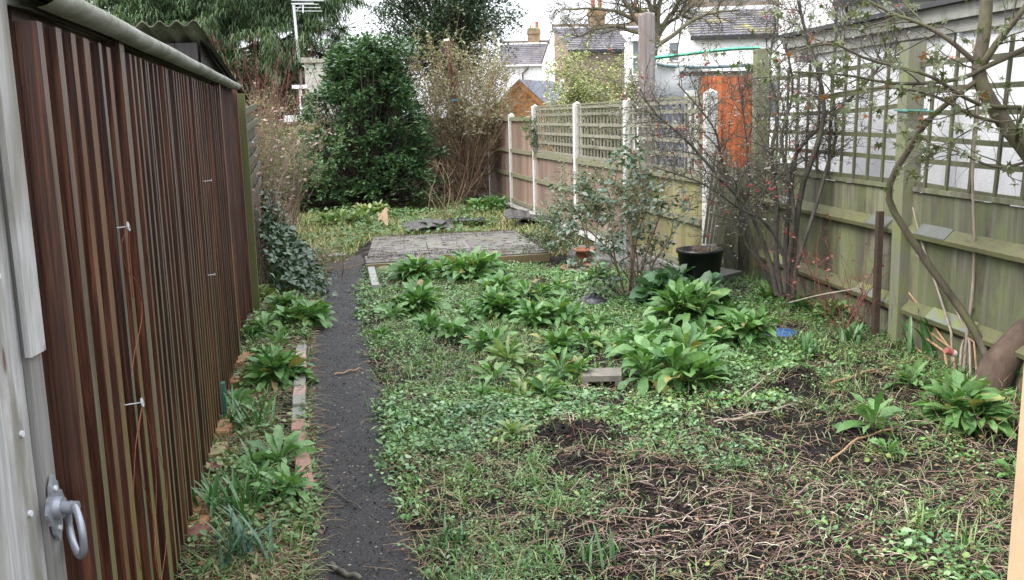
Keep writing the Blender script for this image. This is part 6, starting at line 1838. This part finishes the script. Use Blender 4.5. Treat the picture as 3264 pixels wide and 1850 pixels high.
# crushed can
P = ay(2385, 884, 5.55)
t = Thing('drink_can', 'crushed red and white drink can caught in the strap leaves', 'can', P)
ax = np.array([.85, .1, -.35]); ax /= np.linalg.norm(ax)
mb = MB()
pp = [P + ax * k for k in (-.034, -.02, .0, .01)]
mb.tube(pp, [.02, .023, .016, .022], 14); mb.build('body', plain('red_printed_tin', (.30, .09, .07), .35, .2, 30), t, True)
MB().tube([P + ax * .01, P + ax * .03, P + ax * .035], [.022, .021, .017], 14).build('top', plain('white_silver_tin', (.6, .6, .6), .3, .1), t, True)
# pale paper scrap on the bank
P = ay(960, 530, 13.8); P[2] = .28
V = [[P + np.array([0.07 * (i - 2) / 2 + .01 * math.sin(j * 2), .05 * (j - 2) / 2, .05 * math.sin(i * 1.3 + j) + .04 * (j - 2)]) for i in range(5)] for j in range(5)]
props(MB().grid(V).build('wood_chunk', plain('pale_split_wood', (.34, .24, .15), .8, .3, 20)), 'pale splintered chunk of wood on the weedy bank', 'wood')
# stone slabs on the path end
P = G(835 * K, 648 * K, .0)
props(MB().obox(P, (.30, .03, 0), (-.02, .2, 0), (0, 0, .045)).build('flagstone', plain('grey_flagstone', (.15, .14, .13), .7, .3, 10)), 'broken grey flagstone at the far end of the path', 'stone')
P = G(1010 * K, 1085 * K, .0)
props(MB().obox(P, (.07, .0, 0), (.02, .13, .02), (0, 0, .02)).build('loose_brick', BR[2]), 'half buried reddish tile on the right edge of the near path', 'brick')
P = G(968 * K, 688 * K, .0)
props(MB().lathe(P, [(.11, 0), (.12, .03), (.10, .07), (.05, .085), (0, .09)], 12).build('stone', plain('mossy_stone', (.14, .15, .07), .8, .4, 8), None, True), 'mossy rounded stone between the kerb and the patio edge', 'stone')
# ---- cut canes and sticks near the right fence
CANE = barkmat('tan_cane', (.19, .11, .055), (.38, .25, .14), None, 0, 18)
GCANE = barkmat('grey_cane', (.16, .125, .10), (.34, .28, .23), None, 0, 18)
cn = [([(2395, 880, .1), (2330, 830, .05), (2270, 760, 0)], .009, CANE, 'cut tan cane leaning left, highest of the fan under the trellis post'), ([(2380, 890, .1), (2300, 830, .0), (2255, 770, 0)], .009, CANE, 'cut tan cane in the middle of the fan leaning left'),
      ([(2400, 900, .05), (2330, 800, 0), (2280, 735, 0)], .009, CANE, 'longest cut tan cane of the fan'), ([(2345, 910, 0), (2280, 860, -.1), (2230, 815, -.1)], .008, CANE, 'lowest cut tan cane of the fan leaning left'),
      ([(2460, 870, .2), (2370, 815, .1), (2260, 800, 0), (2160, 760, 0)], .006, CANE, 'thin tan rod lying nearly level across the canes'),
      ([(2395, 860, .2), (2350, 720, .2), (2310, 600, .2), (2290, 520, .2)], .008, GCANE, 'tall grey cane rising past the right of the rusty stake'), ([(2440, 880, .1), (2400, 780, .1), (2350, 690, .1), (2300, 640, .1)], .008, GCANE, 'grey cane bending left behind the crushed can'),
      ([(2420, 880, .3), (2440, 730, .3), (2445, 600, .3), (2440, 430, .3), (2455, 250, .3), (2440, 100, .3)], .010, GCANE, 'tallest pale cane standing up to the leafy branches'), ([(2410, 880, .15), (2425, 830, .1), (2440, 770, .1)], .008, GCANE, 'short upright grey cane beside the crushed can'),
      ([(1980, 760, 0), (2060, 740, -.3), (2150, 725, -.4)], .006, GCANE, 'pale arching stick resting over plants in front of the berry shrub'), ([(840, 948, 0), (880, 938, 0), (908, 932, 0)], .006, CANE, 'straight pale twig lying across the path'),
      ([(830, 1430, 0), (860, 1450, 0), (905, 1462, 0)], .012, bk, 'dark thick stick at the bottom of the path'), ([(790, 1210, 0), (850, 1250, 0), (910, 1290, .0)], .004, bk, 'thin dark twig bent across the near path'),
      ([(2080, 980, 0), (2180, 950, 0), (2300, 925, 0)], .009, CANE, 'tan stick lying in the ground cover left of the strap leaves'), ([(1790, 1080, 0), (1900, 1060, 0), (2000, 1030, 0)], .006, GCANE, 'pale stick lying along the bare black soil'),
      ([(1960, 930, 0), (1920, 990, 0), (1850, 1030, 0)], .005, GCANE, 'pale stick crossing behind the black soil heap'), ([(2080, 1180, 0), (2150, 1130, 0), (2240, 1100, 0)], .006, CANE, 'brown stick lying between the flat foxglove leaves and the frame')]
for pts_, r_, mt, lb in cn:
    ground = max(p_[1] for p_ in pts_) - min(p_[1] for p_ in pts_) < 105 and pts_[0][1] > 900 and pts_[0][0] < 2340
    if ground or (pts_[0][1] > 900 and pts_[0][0] < 1000):
        P_ = np.array([g(p_[0], p_[1]) for p_ in pts_]); P_[:, 2] = gh(P_[:, 0], P_[:, 1]) + .025
        L_ = pline(P_, 10); L_[:, 2] += .006 * np.sin(np.arange(11) * 1.7)
    else:
        if pts_[0][0] > 2200:      # standing just in front of the fence
            L_ = pline([ay(x_, y_, 3.494 / ((x_ * K - 1632) / FPX + .117) - .14 - .5 * max(0, .35 - .35 * i_)) for i_, (x_, y_, _q) in enumerate(pts_)], 12)
            L_[0, 2] = min(L_[0, 2], .0)
        else: L_ = px(pts_, 6.9, 12)
    props(MB().tube(L_, np.linspace(r_, r_ * .75, len(L_)), 7).build('stick', mt, None, True), lb, 'stick', None)
# old slat bundle leaning by the concrete post
t = Thing('trellis', 'folded bundle of old expanding trellis slats leaning on the last concrete post', 'trellis', (ay(1785, 640, 8.7)[0], 8.7, 0))
for k in range(6):
    a_ = ay(1765 + k * 9, 612, 8.75 - .02 * k); b_ = ay(1795 + k * 10, 380 + 12 * (k % 3), 8.85 - .02 * k)
    MB().bar(a_, b_, .022, .012, (1, 0, 0)).build('slat', GREYW, t)
